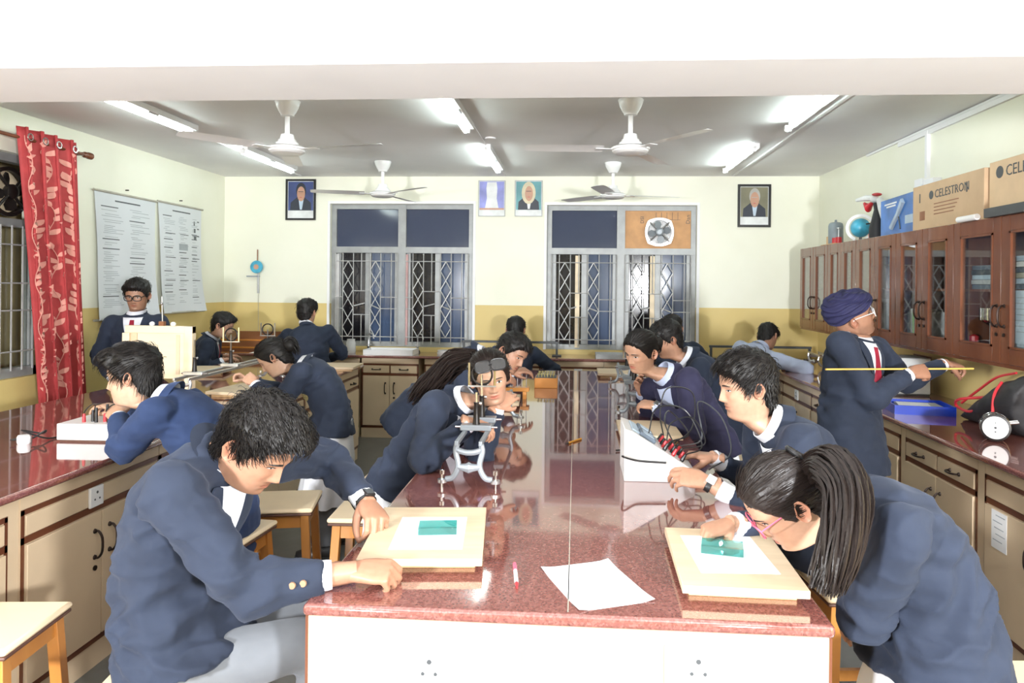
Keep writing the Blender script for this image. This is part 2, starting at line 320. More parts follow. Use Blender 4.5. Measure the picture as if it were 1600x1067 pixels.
# ------------------------------------------------------------------ windows of the back wall
def window(n, W, cards, sticks):
    x0, x1, z0, z1 = W; zt = 2.03; xm = (x0+x1)/2; y = YB+.05
    root = bpy.data.objects.new('window_%d' % n, None); C.objects.link(root); root.location = (xm, YB+.06, z0); tag(root, kind='structure')
    org = (xm, YB+.06, z0); fr = MB(); t = .055
    fr.bx(x0, x0+t, y, y+.08, z0, z1); fr.bx(x1-t, x1, y, y+.08, z0, z1); fr.bx(x0+t, x1-t, y+.001, y+.078, z1-t, z1); fr.bx(x0+t, x1-t, y+.001, y+.078, z0, z0+t)
    fr.bx(xm-.045, xm+.045, y-.012, y+.072, z0+.002, z1-.002); fr.bx(x0+.001, x1-.001, y-.009, y+.069, zt-.035, zt+.035)
    fr.build('frame', 'window_paint', root, origin=org)
    plaster = MB(); q = .03                                                       # raised plaster band round the opening
    plaster.bx(x0-q, x0-.001, YB-.012, YB-.001, z0, z1+q); plaster.bx(x1+.001, x1+q, YB-.012, YB-.001, z0, z1+q); plaster.bx(x0-.001, x1+.001, YB-.012, YB-.001, z1+.001, z1+q)
    plaster.build('reveal', 'ceiling_paint', root, origin=org)
    for k, (a, b) in enumerate([(x0+t, xm-.045), (xm+.045, x1-t)]):
        if (n, k) in cards: MB().bx(a, b, y+.02, y+.03, zt+.035, z1-t).build('board_panel', 'card_orange', root, origin=org)
        else: MB().bx(a, b, y+.03, y+.036, zt+.035, z1-t).build('pane', 'film_glass', root, origin=org)
        m = a+(b-a)*.50
        MB().bx(a, m, y+.09, y+.096, z0+t, zt-.035).build('pane', 'night_glass', root, origin=org)  # near-black sheet filling the open casement, its colour standing in for night darkness
        MB().bx(m+.04, b, y+.05, y+.056, z0+t, zt-.035).build('pane', 'casement_blue', root, origin=org)
        st = MB(); st.bx(m-.03, m+.04, y+.03, y+.085, z0+t, zt-.035); st.bx(a, a+.05, y+.02, y+.08, z0+t, zt-.035); st.bx(b-.045, b, y+.02, y+.08, z0+t, zt-.035)
        st.build('casement_stile', 'window_paint', root, .003, origin=org)
        lv = MB(); lv.cyl((m-.03, y+.02, 1.42), (m-.14, y-.03, 1.39), .008, n=6); lv.cyl((m+.04, y+.02, 1.40), (m+.15, y-.03, 1.36), .008, n=6); lv.build('casement_stay', 'grille_paint', root, origin=org)
        # welded grille: uprights, rails and two columns of diamonds
        g = MB(); yy = y-.025; W_ = b-a; r = .0055
        def bar(p, q_): g.cyl((p[0], yy, p[1]), (q_[0], yy, q_[1]), r, n=5)
        ups = [a+W_*c for c in (.0, .12, .29, .42, .56, .73, .90, 1.)]
        for i, u in enumerate(ups):
            if i == 3: bar((u, zt-.04), (u, 1.56)); bar((u, 1.29), (u, z0+.03))
            else: bar((u, zt-.04), (u, z0+.03))
        for z in (zt-.13, z0+.11): bar((a, z), (b, z))
        for i0, i1 in ((1, 2), (4, 5)):
            l, rr = ups[i0], ups[i1]; mm = (l+rr)/2; zs = np.linspace(zt-.13, z0+.11, 9)
            for j in range(0, 8, 2):
                for sx in (l, rr): bar((mm, zs[j]), (sx, zs[j+1])); bar((sx, zs[j+1]), (mm, zs[j+2]))
        for z in (1.56, 1.29): bar((ups[2], z), (ups[4], z))
        for z in (1.49, 1.36): bar((ups[5], z), (ups[7], z)); bar((ups[0], z), (ups[1], z))
        g.build('grille', 'grille_paint', root, origin=org)
        if sticks.get(k):
            mat, off = sticks[k]; s = MB(); xx = a+W_*off; s.bx(xx-.025, xx+.025, y-.01, y+.025, z0+.02, zt-.05); s.build('jamb_strip', mat, root, origin=org)
    return root
window(1, W1, {}, {1: ('pink_stick', .0), 0: ('grille_paint', .02)})
window(2, W2, {(2, 1)}, {0: ('cream_stick', .40), 1: ('cream_stick', .42)})
# ------------------------------------------------------------------ window in the left wall
root = bpy.data.objects.new('window_3', None); C.objects.link(root); org = (XL-.1, 4.3, .93); root.location = org; tag(root, kind='structure')
fr = MB(); y0, y1, z0, z1 = W3; x = XL-.10
for a, b, c, d in [(y0, y0+.06, z0, z1), (y1-.06, y1, z0, z1), (y0, y1, z1-.06, z1), (y0, y1, z0, z0+.07), (y0, y1, 2.03, 2.09), (4.62, 4.70, z0, z1), (4.0, 4.06, z0, 2.03)]: fr.bx(x-.03, x+.05, a, b, c, d)
fr.build('frame', 'window_paint', root, origin=org)
MB().bx(x-.005, x, y0+.06, 4.62, 2.09, z1-.06).build('pane', 'film_glass', root, origin=org)
MB().bx(x-.005, x, y0+.06, 4.0, z0+.07, 2.03).build('pane', 'clear_glass', root, origin=org)
MB().bx(x-.005, x, 4.06, 4.62, z0+.07, 2.03).build('pane', 'clear_glass', root, origin=org)
MB().bx(x-.005, x, 4.70, y1-.06, z0+.07, 2.03).build('pane', 'clear_glass', root, origin=org)
mb = MB(); yy = np.linspace(y0+.08, y1-.08, 18)
for q in yy: mb.cyl((x+.06, q, z0+.05), (x+.06, q, 2.04), .006, n=5)
for z in (1.12, 1.42, 1.62, 1.9): mb.cyl((x+.06, y0+.06, z), (x+.06, y1-.06, z), .006, n=5)
for k in range(1, 16, 4):
    for z in (1.12, 1.62):
        mb.cyl((x+.06, yy[k], z), (x+.06, yy[k+1], z+.28), .006, n=5); mb.cyl((x+.06, yy[k+1], z), (x+.06, yy[k], z+.28), .006, n=5)
mb.build('grille', 'grille_paint', root, origin=org)
struct('wall_outside', MB().bx(XL-.75, XL-.65, 2, 7.5, 0, 3), 'outside_wall')

# ------------------------------------------------------------------ base cabinets and worktops
def handle(parent, c, axis, out, n='handle', L=.10, mat='handle_metal', org=(0, 0, 0)):
    c = V3(*c); a = V3(*axis); o = V3(*out); p = smooth_path([c-a*L/2, c-a*L/2+o*.018, c-a*L*.25+o*.034, c+a*L*.25+o*.034, c+a*L/2+o*.018, c+a*L/2], 15)
    mb = MB().tube(p, .0052, 6)
    for s in (-1, 1): mb.sphere(c+a*L/2*s, .011, 8, 5)
    return mb.build(n, mat, parent, origin=org)
def socket(parent, c, out, up=(0, 0, 1), w=.085, h=.085, org=(0, 0, 0), mat='white_plastic'):
    c = V3(*c); o = V3(*out); s = np.cross(V3(*up), o); u = V3(*up)
    R = np.stack([s, u, o], 1)
    p = MB().box(c+o*.006, (w, h, .012), R).build('socket_plate', mat, parent, .004, origin=org)
    m = MB()
    for a, b, r in ((0, .018, .006), (-.015, -.01, .0045), (.015, -.01, .0045)): m.cyl(c+s*a+u*b+o*.010, c+s*a+u*b+o*.0135, r, n=8)
    m.build('socket_hole', 'dark_grey', p, origin=org)
def cabinet(name, label, O, A, OUT, L, depth, style, group, back=True, sock=None, kick=.10):
    """O floor corner on the face, A unit axis along the face, OUT unit normal; face in the A-z plane."""
    O = V3(*O); A = V3(*A); OUT = V3(*OUT); Zv = V3(0, 0, 1)
    ctr = O+A*L/2-OUT*depth/2
    root = thing(name, label, 'cabinet', (ctr[0], ctr[1], 0), 0, group); org = (ctr[0], ctr[1], 0)
    R = np.stack([A, OUT, Zv], 1)
    def bx(a0, a1, o0, o1, z0, z1, mb=None):
        mb = mb or MB(); return mb.box(O+A*(a0+a1)/2+OUT*(o0+o1)/2+Zv*(z0+z1)/2, (abs(a1-a0), abs(o1-o0), abs(z1-z0)), R)
    bx(.002, L-.002, -depth, 0, 0, .85).build('body', 'laminate', root, origin=org)
    m = MB(); e = .014
    for z0, z1 in ((.772, .792), (.664, .690), (.105, .130)): bx(.002, L-.002, 0, .004, z0, z1, m)
    for a in (.002, L-.002-e): bx(a, a+e, 0, .004, .105, .79, m)
    m.build('edge_strip', 'trim_brown', root, origin=org)
    a0, a1 = .002+e+.004, L-.006-e; mid = (a0+a1)/2
    if style == 'drawers':
        m = bx(mid-.006, mid+.006, 0, .004, .69, .772).build('edge_strip', 'trim_brown', root, origin=org)
        for p, q in ((a0, mid-.008), (mid+.008, a1)):
            d = bx(p, q, 0, .010, .694, .768).build('drawer', 'laminate', root, .002, origin=org)
            handle(d, O+A*(p+q)/2+OUT*.010+Zv*.731, A, OUT, 'handle', .085, org=org)
    else:
        p = bx(a0, a1, 0, .008, .694, .768).build('fixed_panel', 'laminate', root, .002, origin=org)
        socket(root, O+A*(a0+(a1-a0)*(sock if sock is not None else .5))+OUT*.008+Zv*.731, OUT, org=org)
    for k, (p, q) in enumerate(((a0, mid-.003), (mid+.003, a1))):
        d = bx(p, q, 0, .014, .134, .660).build('door', 'laminate', root, .002, origin=org)
        hx = (q-.045) if k == 0 else (p+.045)
        handle(d, O+A*hx+OUT*.014+Zv*.53, Zv, OUT, 'handle', .11, org=org)
        if k == 1: MB().cyl(O+A*hx+OUT*.014+Zv*.43, O+A*hx+OUT*.020+Zv*.43, .011, n=10).build('lock', 'handle_metal', d, origin=org)
    return root
def worktop(name, label, polys, z0=.85, z1=T):
    """polys: list of x0,x1,y0,y1; rounded edge by bevel"""
    mb = MB()
    for x0, x1, y0, y1 in polys: mb.bx(x0, x1, y0, y1, z0, z1)
    return tag(mb.build(name, 'granite', None, .012, origin=((polys[0][0]+polys[0][1])/2, (polys[0][2]+polys[0][3])/2, z0), seg=3), label, 'worktop')
# main island
MX0, MX1, MY0, MY1 = -.64, .592, 1.655, 6.45
worktop('granite_worktop', 'long red granite worktop of the central lab island', [(MX0, MX1, MY0, MY1)])
seam = MB().bx(-.0125, -.0098, MY0+.02, MY1-.02, T, T+.0006); tag(seam.build('joint_strip', 'khaki', None, origin=(-.011, 4, T)), 'thin pale joint line running along the central worktop', 'joint')
G = 'base cabinets of the central island'
ENDS = ['next to the socket end panel', 'second from the end panel', 'third from the end panel', 'nearest the back counter']
nb = 4; L = (MY1-MY0-.10)/nb
for i in range(nb):
    y = MY0+.05+i*L
    cabinet('base_cabinet', 'cream central island cabinet on the left aisle, '+ENDS[i], (MX0+.06, y+L, 0), (0, -1, 0), (-1, 0, 0), L, .54, 'socket' if i % 2 else 'drawers', G+' towards the left island')
    cabinet('base_cabinet', 'cream central island cabinet on the right aisle, '+ENDS[i], (MX1-.06, y, 0), (0, 1, 0), (1, 0, 0), L, .54, 'drawers' if i % 2 else 'socket', G+' towards the right wall')
r = thing('end_panel', 'plain cream end panel of the central island with white power sockets', 'panel', (-.02, MY0+.04, 0)); org = (-.02, MY0+.04, 0)
MB().bx(MX0+.012, MX1-.012, MY0+.012, MY0+.050, 0, .85).build('panel', 'laminate', r, origin=org)
for q in (MX0+.006, MX1-.012): MB().bx(q, q+.006, MY0+.010, MY0+.05, 0, .85).build('edge_strip', 'trim_brown', r, origin=org)
for px in (672, 1090):
    c = atY(px, 1042, MY0+.012); socket(r, (c[0], MY0+.012, c[2]), (0, -1, 0), w=.15, h=.10, org=org)
c = atY(822, 1030, MY0+.012); MB().box((c[0], MY0+.008, c[2]), (.016, .008, .05)).build('switch', 'white_plastic', r, .002, origin=org)
# left island
LX0, LX1, LY0, LY1 = -3.32, -1.985, .6, 6.64
worktop('granite_worktop', 'long red granite worktop of the left island beside the curtained window', [(LX0, LX1, LY0, LY1)])
ys = [.65, 1.20, 1.80, 2.445, 2.50, 3.40, 4.35, 5.45, 6.04, 6.60]
segs = [(.65, 1.5), (1.5, 2.44), (2.50, 3.38), (3.38, 4.3), (4.3, 5.25), (5.25, 5.75), (5.75, 6.60)]
txt = ['with a power socket, at the camera end of the left island', 'beside the empty front stool by the left island', 'with a white power socket, behind the boy on the front stool', 'under the arm of the boy in the bright blue blazer', 'behind the girl leaning over the drawing board', 'narrow, beside the girl leaning over the drawing board', 'with drawer and socket, at the far end of the left island']
for (a, b), t, st in zip(segs, txt, ['socket', 'socket', 'socket', 'drawers', 'socket', 'drawers', 'drawers']):
    cabinet('base_cabinet', 'cream base cabinet '+t, (LX1-.045, b, 0), (0, -1, 0), (1, 0, 0), b-a, .60, st, 'base cabinets along the left island', sock=.55)
mb = MB(); mb.bx(LX1-.645, LX1-.05, 2.442, 2.498, 0, .85); tag(mb.build('filler_post', 'laminate', None, origin=(LX1-.3, 2.47, 0)), 'narrow cream filler post between cabinets of the left island', 'filler')
mb = MB().bx(LX0+.05, LX1-.66, LY0+.05, LY1-.04, 0, .85); tag(mb.build('island_back', 'laminate', None, origin=(-2.95, 3.6, 0)), 'plain cream back half of the left island below the worktop', 'cabinet')
# right and back counters
RX = 1.86; BYF = 7.49
worktop('granite_worktop', 'dark red granite wall counter under the glazed cupboards and back windows', [(RX, XR, 1.2, YB), (XL, RX, BYF, YB)])
segs = [(1.25, 2.2), (2.2, 2.62), (2.62, 3.46), (3.52, 4.26), (4.32, 5.1), (5.1, 5.9), (5.9, 6.7), (6.7, 7.44)]
txt = ['at the camera end of the right wall counter', 'narrow, near the camera end of the right wall counter', 'carrying a paper notice, under the round dial gauge', 'with two drawers, under the blue tray', 'with a socket, behind the standing man in the turban', 'with two drawers, beyond the man in the turban', 'with a socket, near the man in the pale shirt', 'in the corner, below the man in the pale shirt']
for (a, b), t, st in zip(segs, txt, ['socket', 'socket', 'socket', 'drawers', 'socket', 'drawers', 'socket', 'drawers']):
    cb = cabinet('base_cabinet', 'cream base cabinet '+t, (RX+.04, a, 0), (0, 1, 0), (-1, 0, 0), b-a, .70, st, 'base cabinets along the right wall', sock=.45)
    if (a, b) == (2.62, 3.46):
        q = atX(1561, 830, RX+.025); nt_ = MB().box((RX+.0245, q[1], q[2]), (.001, .115, .17)).build('paper_notice', 'white_paper', None, origin=(RX+.0245, q[1], q[2]))
        tag(nt_, 'white printed notice taped to a cream cabinet door', 'notice'); mm = MB()
        for k in range(9):
            if k % 2 == 0: mm.box((RX+.0236, q[1]+.01*(k % 3-1), q[2]+.065-k*.014), (.0006, .07, .004))
        mm.build('print', 'print_grey', nt_, origin=(RX+.0245, q[1], q[2]))
for y, q in ((3.49, 'beside the cabinet with the paper notice'), (4.29, 'behind the man in the turban')):
    mb = MB(); mb.bx(RX+.04, RX+.7, y-.028, y+.028, 0, .85); tag(mb.build('filler_post', 'laminate', None, origin=(RX+.35, y, 0)), 'narrow cream filler post of the right counter, '+q, 'filler', 'filler posts of the right counter')
segs = [(-4.0, -3.2), (-3.2, -2.3), (-2.28, -1.66), (-1.60, -.98), (-.98, -.36), (-.36, .30), (.30, .98), (.98, 1.80)]
txt = ['in the back-left corner', 'behind the boy standing with his back turned at the left', 'below the white tray under the first back window', 'with a socket, under the gap between tray and boy at the back', 'below the boy facing the wall between the windows', 'at the far end of the central island', 'below the second back window', 'in the back counter next to the right corner']
for (a, b), t, st in zip(segs, txt, ['drawers', 'socket', 'drawers', 'socket', 'drawers', 'socket', 'drawers', 'socket']):
    cabinet('base_cabinet', 'cream base cabinet '+t, (a, BYF+.04, 0), (1, 0, 0), (0, -1, 0), b-a, .46, st, 'base cabinets along the back wall', sock=.6)

# ------------------------------------------------------------------ glazed wall cupboards
CX0, CZ0, CZ1 = 2.31, 1.245, 2.04
yb = [7.52, 6.72, 6.06, 5.32, 4.53, 3.55]
txt = ['at the far corner above the man in the pale shirt', 'second from the far corner, above the turban', 'with pale papers inside, next to the globe on top', 'with books on its lower shelf, under the blue telescope box', 'packed with files and papers, under the big brown carton']
for i in range(5):
    y1, y0 = yb[i], yb[i+1]; cy = (y0+y1)/2; org = (2.47, cy, CZ0)
    r = thing('wall_cupboard', 'glazed teak wall cupboard '+txt[i], 'cupboard', org, 0, 'glazed wall cupboards')
    b = MB(); b.bx(XR-.015, XR, y0, y1, CZ0, CZ1); b.bx(CX0, XR, y0, y0+.018, CZ0, CZ1); b.bx(CX0, XR, y1-.018, y1, CZ0, CZ1); b.bx(CX0, XR, y0, y1, CZ0, CZ0+.02); b.bx(CX0, XR, y0, y1, CZ1-.02, CZ1); b.bx(CX0-.012, XR, y0, y1, CZ0-.02, CZ0)
    b.build('body', 'teak', r, origin=org)
    MB().bx(CX0+.03, XR-.015, y0+.018, y1-.018, 1.63, 1.645).build('shelf', 'teak', r, origin=org)
    for k, (a, c) in enumerate(((y0+.003, cy-.002), (cy+.002, y1-.003))):
        d = MB(); s = .075; x0, x1 = CX0-.022, CX0
        d.bx(x0, x1, a, a+s, CZ0, CZ1); d.bx(x0, x1, c-s, c, CZ0, CZ1); d.bx(x0, x1, a+s, c-s, CZ0, CZ0+.085); d.bx(x0, x1, a+s, c-s, CZ1-.085, CZ1)
        d = d.build('door', 'teak', r, .003, origin=org)
        lip = MB(); e = .012
        lip.bx(x0-.004, x1, a+s, a+s+e, CZ0+.085, CZ1-.085); lip.bx(x0-.004, x1, c-s-e, c-s, CZ0+.085, CZ1-.085); lip.bx(x0-.004, x1, a+s, c-s, CZ0+.085, CZ0+.085+e); lip.bx(x0-.004, x1, a+s, c-s, CZ1-.085-e, CZ1-.085)
        lip.build('beading', 'teak', d, origin=org)
        MB().bx(x0+.008, x0+.012, a+s, c-s, CZ0+.085, CZ1-.085).build('glass_pane', 'clear_glass', d, origin=org)
        hy = (c-.032) if k == 0 else (a+.032)
        handle(d, (x0, hy, 1.50), (0, 0, 1), (-1, 0, 0), 'handle', .11, 'handle_metal', org)
        MB().cyl((x0, hy, 1.40), (x0-.006, hy, 1.40), .010, n=8).build('lock', 'handle_metal', d, origin=org)
# ================================================================== CEILING AND WALL FITTINGS
def tube_light(name, label, x, y0, y1, z=2.80, tilt=0):
    c = (x, (y0+y1)/2, ZC); r = thing(name, label, 'tube light', c, 0, 'ceiling tube lights')
    b = MB().bx(x+.012, x+.062, y0, y1, ZC-.045, ZC-.001).build('housing', 'fan_white', r, .004, origin=c)
    MB().bx(x+.03, x+.045, (y0+y1)/2-.06, (y0+y1)/2+.06, ZC-.052, ZC-.045).build('starter', 'light_grey', b, origin=c)
    for y in (y0+.012, y1-.012): MB().bx(x-.018, x+.03, y-.012, y+.012, ZC-.075, ZC-.03).build('lamp_holder', 'fan_white', r, .003, origin=c)
    MB().cyl((x-.002, y0+.024, ZC-.062), (x-.002, y1-.024, ZC-.062), .0155, n=12).build('tube', 'tube_glow', r, origin=c)
for x, wh in ((-3.0, 'towards the left wall'), (-.84, 'over the central island'), (1.53, 'towards the right wall')):
    tube_light('tube_light', 'lit tube light just beyond the ceiling beam, '+wh, x, 4.25, 5.38)
    tube_light('tube_light', 'lit tube light close to the back wall, '+wh, x+(.03 if x < 0 else -.06), 6.15, 7.30)
def fan(label, x, y, ang, group='white ceiling fans'):
    c = (x, y, ZC); r = thing('ceiling_fan', label, 'fan', c, 0, group); r.scale = (1.04, 1.04, .78)
    MB().lathe([(.078, 0), (.080, -.006), (.070, -.05), (.052, -.10), (.044, -.112), (.040, -.13), (.02, -.135)], 24).build('canopy', 'fan_white', r)
    MB().cyl((0, 0, -.13), (0, 0, -.30), .0155, n=12).build('down_rod', 'fan_white', r)
    MB().lathe([(.02, -.285), (.040, -.29), (.047, -.33), (.055, -.335), (.060, -.355), (.070, -.36), (.075, -.385), (.02, -.39)], 24).build('lower_canopy', 'fan_white', r)
    MB().lathe([(.05, -.385), (.105, -.392), (.122, -.405), (.122, -.420), (.112, -.426), (.112, -.436), (.098, -.45), (.085, -.455), (.02, -.457)], 28).build('motor', 'fan_white', r)
    for k in range(3):
        a = math.radians(ang+120*k); d = V3(math.cos(a), math.sin(a), 0); s = V3(-math.sin(a), math.cos(a), 0); u = V3(0, 0, 1)
        MB().prism([(.09, -.022), (.22, -.030), (.22, .030), (.09, .022)], .006, (0, 0, -.418), d, s).build('blade_bracket', 'fan_white', r, .001)
        rings = []
        for t, wd, tw in ((.17, .058, .22), (.22, .062, .22), (.45, .066, .19), (.62, .064, .17), (.655, .055, .17), (.665, .040, .17)):
            q = s*math.cos(tw)+u*math.sin(tw); n = np.cross(d, q); b0 = d*t+V3(0, 0, -.412)
            rings.append([b0-q*wd-n*.001, b0+n*.008, b0+q*wd-n*.001, b0+n*.004])
        MB().loft(rings).build('blade', 'fan_white', r)
fan('white ceiling fan over the left aisle, next to the beam', -1.94, 4.68, -12)
fan('white ceiling fan over the right aisle, next to the beam', .345, 4.72, -55)
fan('white ceiling fan in front of the first back window', -1.93, 7.02, -42)
fan('white ceiling fan in front of the second back window', .355, 7.12, -105)

def picture(label, px0, py0, px1, py1, frame, fw, bg, suit, face, hair, collar, style, cap=.16):
    a = atY(px0, py0, YB-.012); b = atY(px1, py1, YB-.012); x0, x1, z1, z0 = a[0], b[0], a[2], b[2]; cx, cz = (x0+x1)/2, (z0+z1)/2; W, H = x1-x0, z1-z0
    org = (cx, YB-.012, cz); r = thing('framed_portrait', label, 'picture', org, 0, 'portraits on the back wall')
    f = MB(); d = .011
    for q in ((-W/2, W/2, H/2-fw, H/2), (-W/2, W/2, -H/2, -H/2+fw), (-W/2, -W/2+fw, -H/2+fw, H/2-fw), (W/2-fw, W/2, -H/2+fw, H/2-fw)): f.bx(q[0], q[1], -d, d, q[2], q[3])
    f.build('frame', frame, r)
    MB().bx(-W/2+fw, W/2-fw, 0, .008, -H/2+fw, H/2-fw).build('picture_sheet', 'portrait_white', r)
    iw, ih = W/2-fw-.006, H/2-fw-.006; y = -.001; ly = lambda k: -.001-.0008*k
    def pl(nm, poly, k, mat): MB().prism(poly, .0008, (0, ly(k), 0)).build(nm, mat, r)
    zb = -ih+2*ih*cap
    pl('print_background', [(-iw, zb), (iw, zb), (iw, ih), (-iw, ih)], 0, bg)
    el = lambda ex, ez, rx, rz, n=18: [(ex+rx*math.cos(t), ez+rz*math.sin(t)) for t in np.linspace(0, 2*math.pi, n, endpoint=False)]
    hz = zb+(ih-zb)*.60; u = iw
    if style == 'bust':
        pl('print_bust', [(-u*.55, zb+.02), (u*.55, zb+.02), (u*.4, hz-.06), (u*.45, hz+.05), (u*.38, hz+.12), (-u*.38, hz+.12), (-u*.45, hz+.05), (-u*.4, hz-.06)], 1, 'portrait_white')
        pl('print_band', [(-iw, zb), (iw, zb), (iw, zb+.02), (-iw, zb+.02)], 2, 'portrait_skin'); return
    pl('print_suit', [(-u*.85, zb), (u*.85, zb), (u*.8, zb+.09), (u*.3, zb+.15), (-u*.3, zb+.15), (-u*.8, zb+.09)], 1, suit)
    pl('print_collar', [(-u*.06, zb+.01), (u*.10, zb+.01), (u*.26, zb+.15), (-u*.18, zb+.15)], 2, collar)
    if style == 'wig': pl('print_hair', el(0, hz, u*.56, .125), 3, hair)
    else: pl('print_hair', el(.004, hz+.030, u*.40, .090), 3, hair)
    pl('print_face', el(.004, hz-.008, u*.32, .085), 4, face)
    pl('print_brow', [(-u*.2, hz+.014), (u*.22, hz+.014), (u*.22, hz+.020), (-u*.2, hz+.020)], 5, hair if style != 'wig' else 'portrait_suit')
    pl('print_mouth', [(-u*.08, hz-.045), (u*.1, hz-.045), (u*.1, hz-.050), (-u*.08, hz-.050)], 5, 'red_plastic')
picture('black-framed portrait of a dark-haired man on a blue ground', 447, 280, 493, 344, 'black_plastic', .022, 'portrait_blue', 'portrait_suit', 'portrait_skin', 'portrait_suit', 'pale_blue', 'man', .2)
picture('thin-framed print of a white bust on a violet ground', 748, 282, 789, 338, 'light_grey', .006, 'portrait_violet', 'portrait_white', 'portrait_white', 'portrait_white', 'portrait_white', 'bust')
picture('thin-framed print of a figure in a long pale wig', 805, 282, 847, 338, 'light_grey', .006, 'portrait_teal', 'portrait_suit', 'portrait_skin', 'portrait_wig', 'portrait_white', 'wig')
picture('black-framed portrait of a grey-haired man in a suit', 1153, 288, 1204, 355, 'black_plastic', .025, 'portrait_olive', 'portrait_suit', 'portrait_skin', 'portrait_grey', 'pale_blue', 'man', .2)

# ------------------------------------------------------------------ hanging charts on the left wall
def chart(label, y0, y1, z0, z1, cols, curl):
    org = (XL+.02, (y0+y1)/2, (z0+z1)/2); r = thing('wall_chart', label, 'chart', org, 0, 'hanging wall charts')
    n, k = 24, 12; v = []
    def pt(s, t, off=0):   # s along wall 0..1, t down 0..1
        b = .012+.05*curl*max(0, t-.55)**2*4+.022*math.sin(t*math.pi)*(1-abs(2*s-1)**2)+.035*abs(2*s-1)**3*t
        w = 1-.06*math.sin(math.pi*t)
        return (XL+b+off, y0+(y1-y0)*(.5+(s-.5)*w), z1+(z0-z1)*t)
    def sheet(off):
        return [pt(j/k, i/n, off) for i in range(n+1) for j in range(k+1)]
    v = sheet(0)+sheet(.002); m = (n+1)*(k+1); f = []
    for i in range(n):
        for j in range(k):
            a = i*(k+1)+j; f.append((a, a+1, a+k+2, a+k+1)); f.append((m+a, m+a+k+1, m+a+k+2, m+a+1))
    for i in range(n): a = i*(k+1); f.append((a, a+k+1, m+a+k+1, m+a)); a += k; f.append((a, m+a, m+a+k+1, a+k+1))
    mkobj('sheet', v, f, 'chart_paper', r, origin=org)
    rod = MB()
    for z, e in ((z1, .03), (z0, .0)): rod.cyl((XL+.018, y0-e, z), (XL+.018, y1+e, z), .011, n=8)
    for i, q in enumerate((z1, z0)): MB().cyl((XL+.02 if i == 0 else pt(.5, 1)[0], y0-.02, q), (XL+.02 if i == 0 else pt(.5, 1)[0], y1+.02, q), .010, n=8).build('rod', 'khaki', r, origin=org)
    MB().cyl((XL, (y0+y1)/2, z1+.05), (XL+.03, (y0+y1)/2, z1+.05), .006, n=6).build('hook', 'handle_metal', r, origin=org)
    ink = {'print_ink': MB(), 'print_grey': MB()}; R = random.Random(int(y0*10))
    def line(mat, s0, s1, t, h):
        segs = 4; pv = []
        for q in (0, 1):
            for i in range(segs+1): pv.append(pt(s0+(s1-s0)*i/segs, t+h*q, .003))
        ink[mat].add(pv, [(i, i+1, segs+2+i, segs+1+i) for i in range(segs)])
    line('print_ink', .3, .72, .055, .012)
    for c0, c1 in cols:
        t = .11
        while t < .93:
            if R.random() < .14: line('print_ink', c0, c0+(c1-c0)*.7, t, .008); t += .03
            e = R.uniform(.3, .95); s = c0+(c1-c0)*R.uniform(0, .15); line('print_grey', s, s+(c1-c0-.03)*e, t, .0045); t += R.choice((.014, .016, .03))
    if curl > .9:
        for i in range(3): line('print_ink', .80, .83+.02*i, .13+.07*i, .04); line('print_ink', .89, .94, .125+.07*i, .012)
        line('print_grey', .42, .64, .36, .06)
        for t in (.27, .49, .70): line('print_ink', .12, .34, t, .007); line('print_ink', .45, .66, t, .007); line('print_ink', .76, .95, t, .007)
    for q, mm in ink.items(): tag(mm.build('printed_text', q, r, origin=org), kind='stuff')
chart('long printed paper chart with two text columns, hung nearer the curtain', 5.74, 6.62, 1.31, 2.41, [(.08, .46), (.52, .92)], .6)
chart('printed paper chart with tables and small diagrams, hung next to the corner', 6.66, 7.46, 1.335, 2.42, [(.08, .36), (.42, .68), (.74, .95)], 1.)

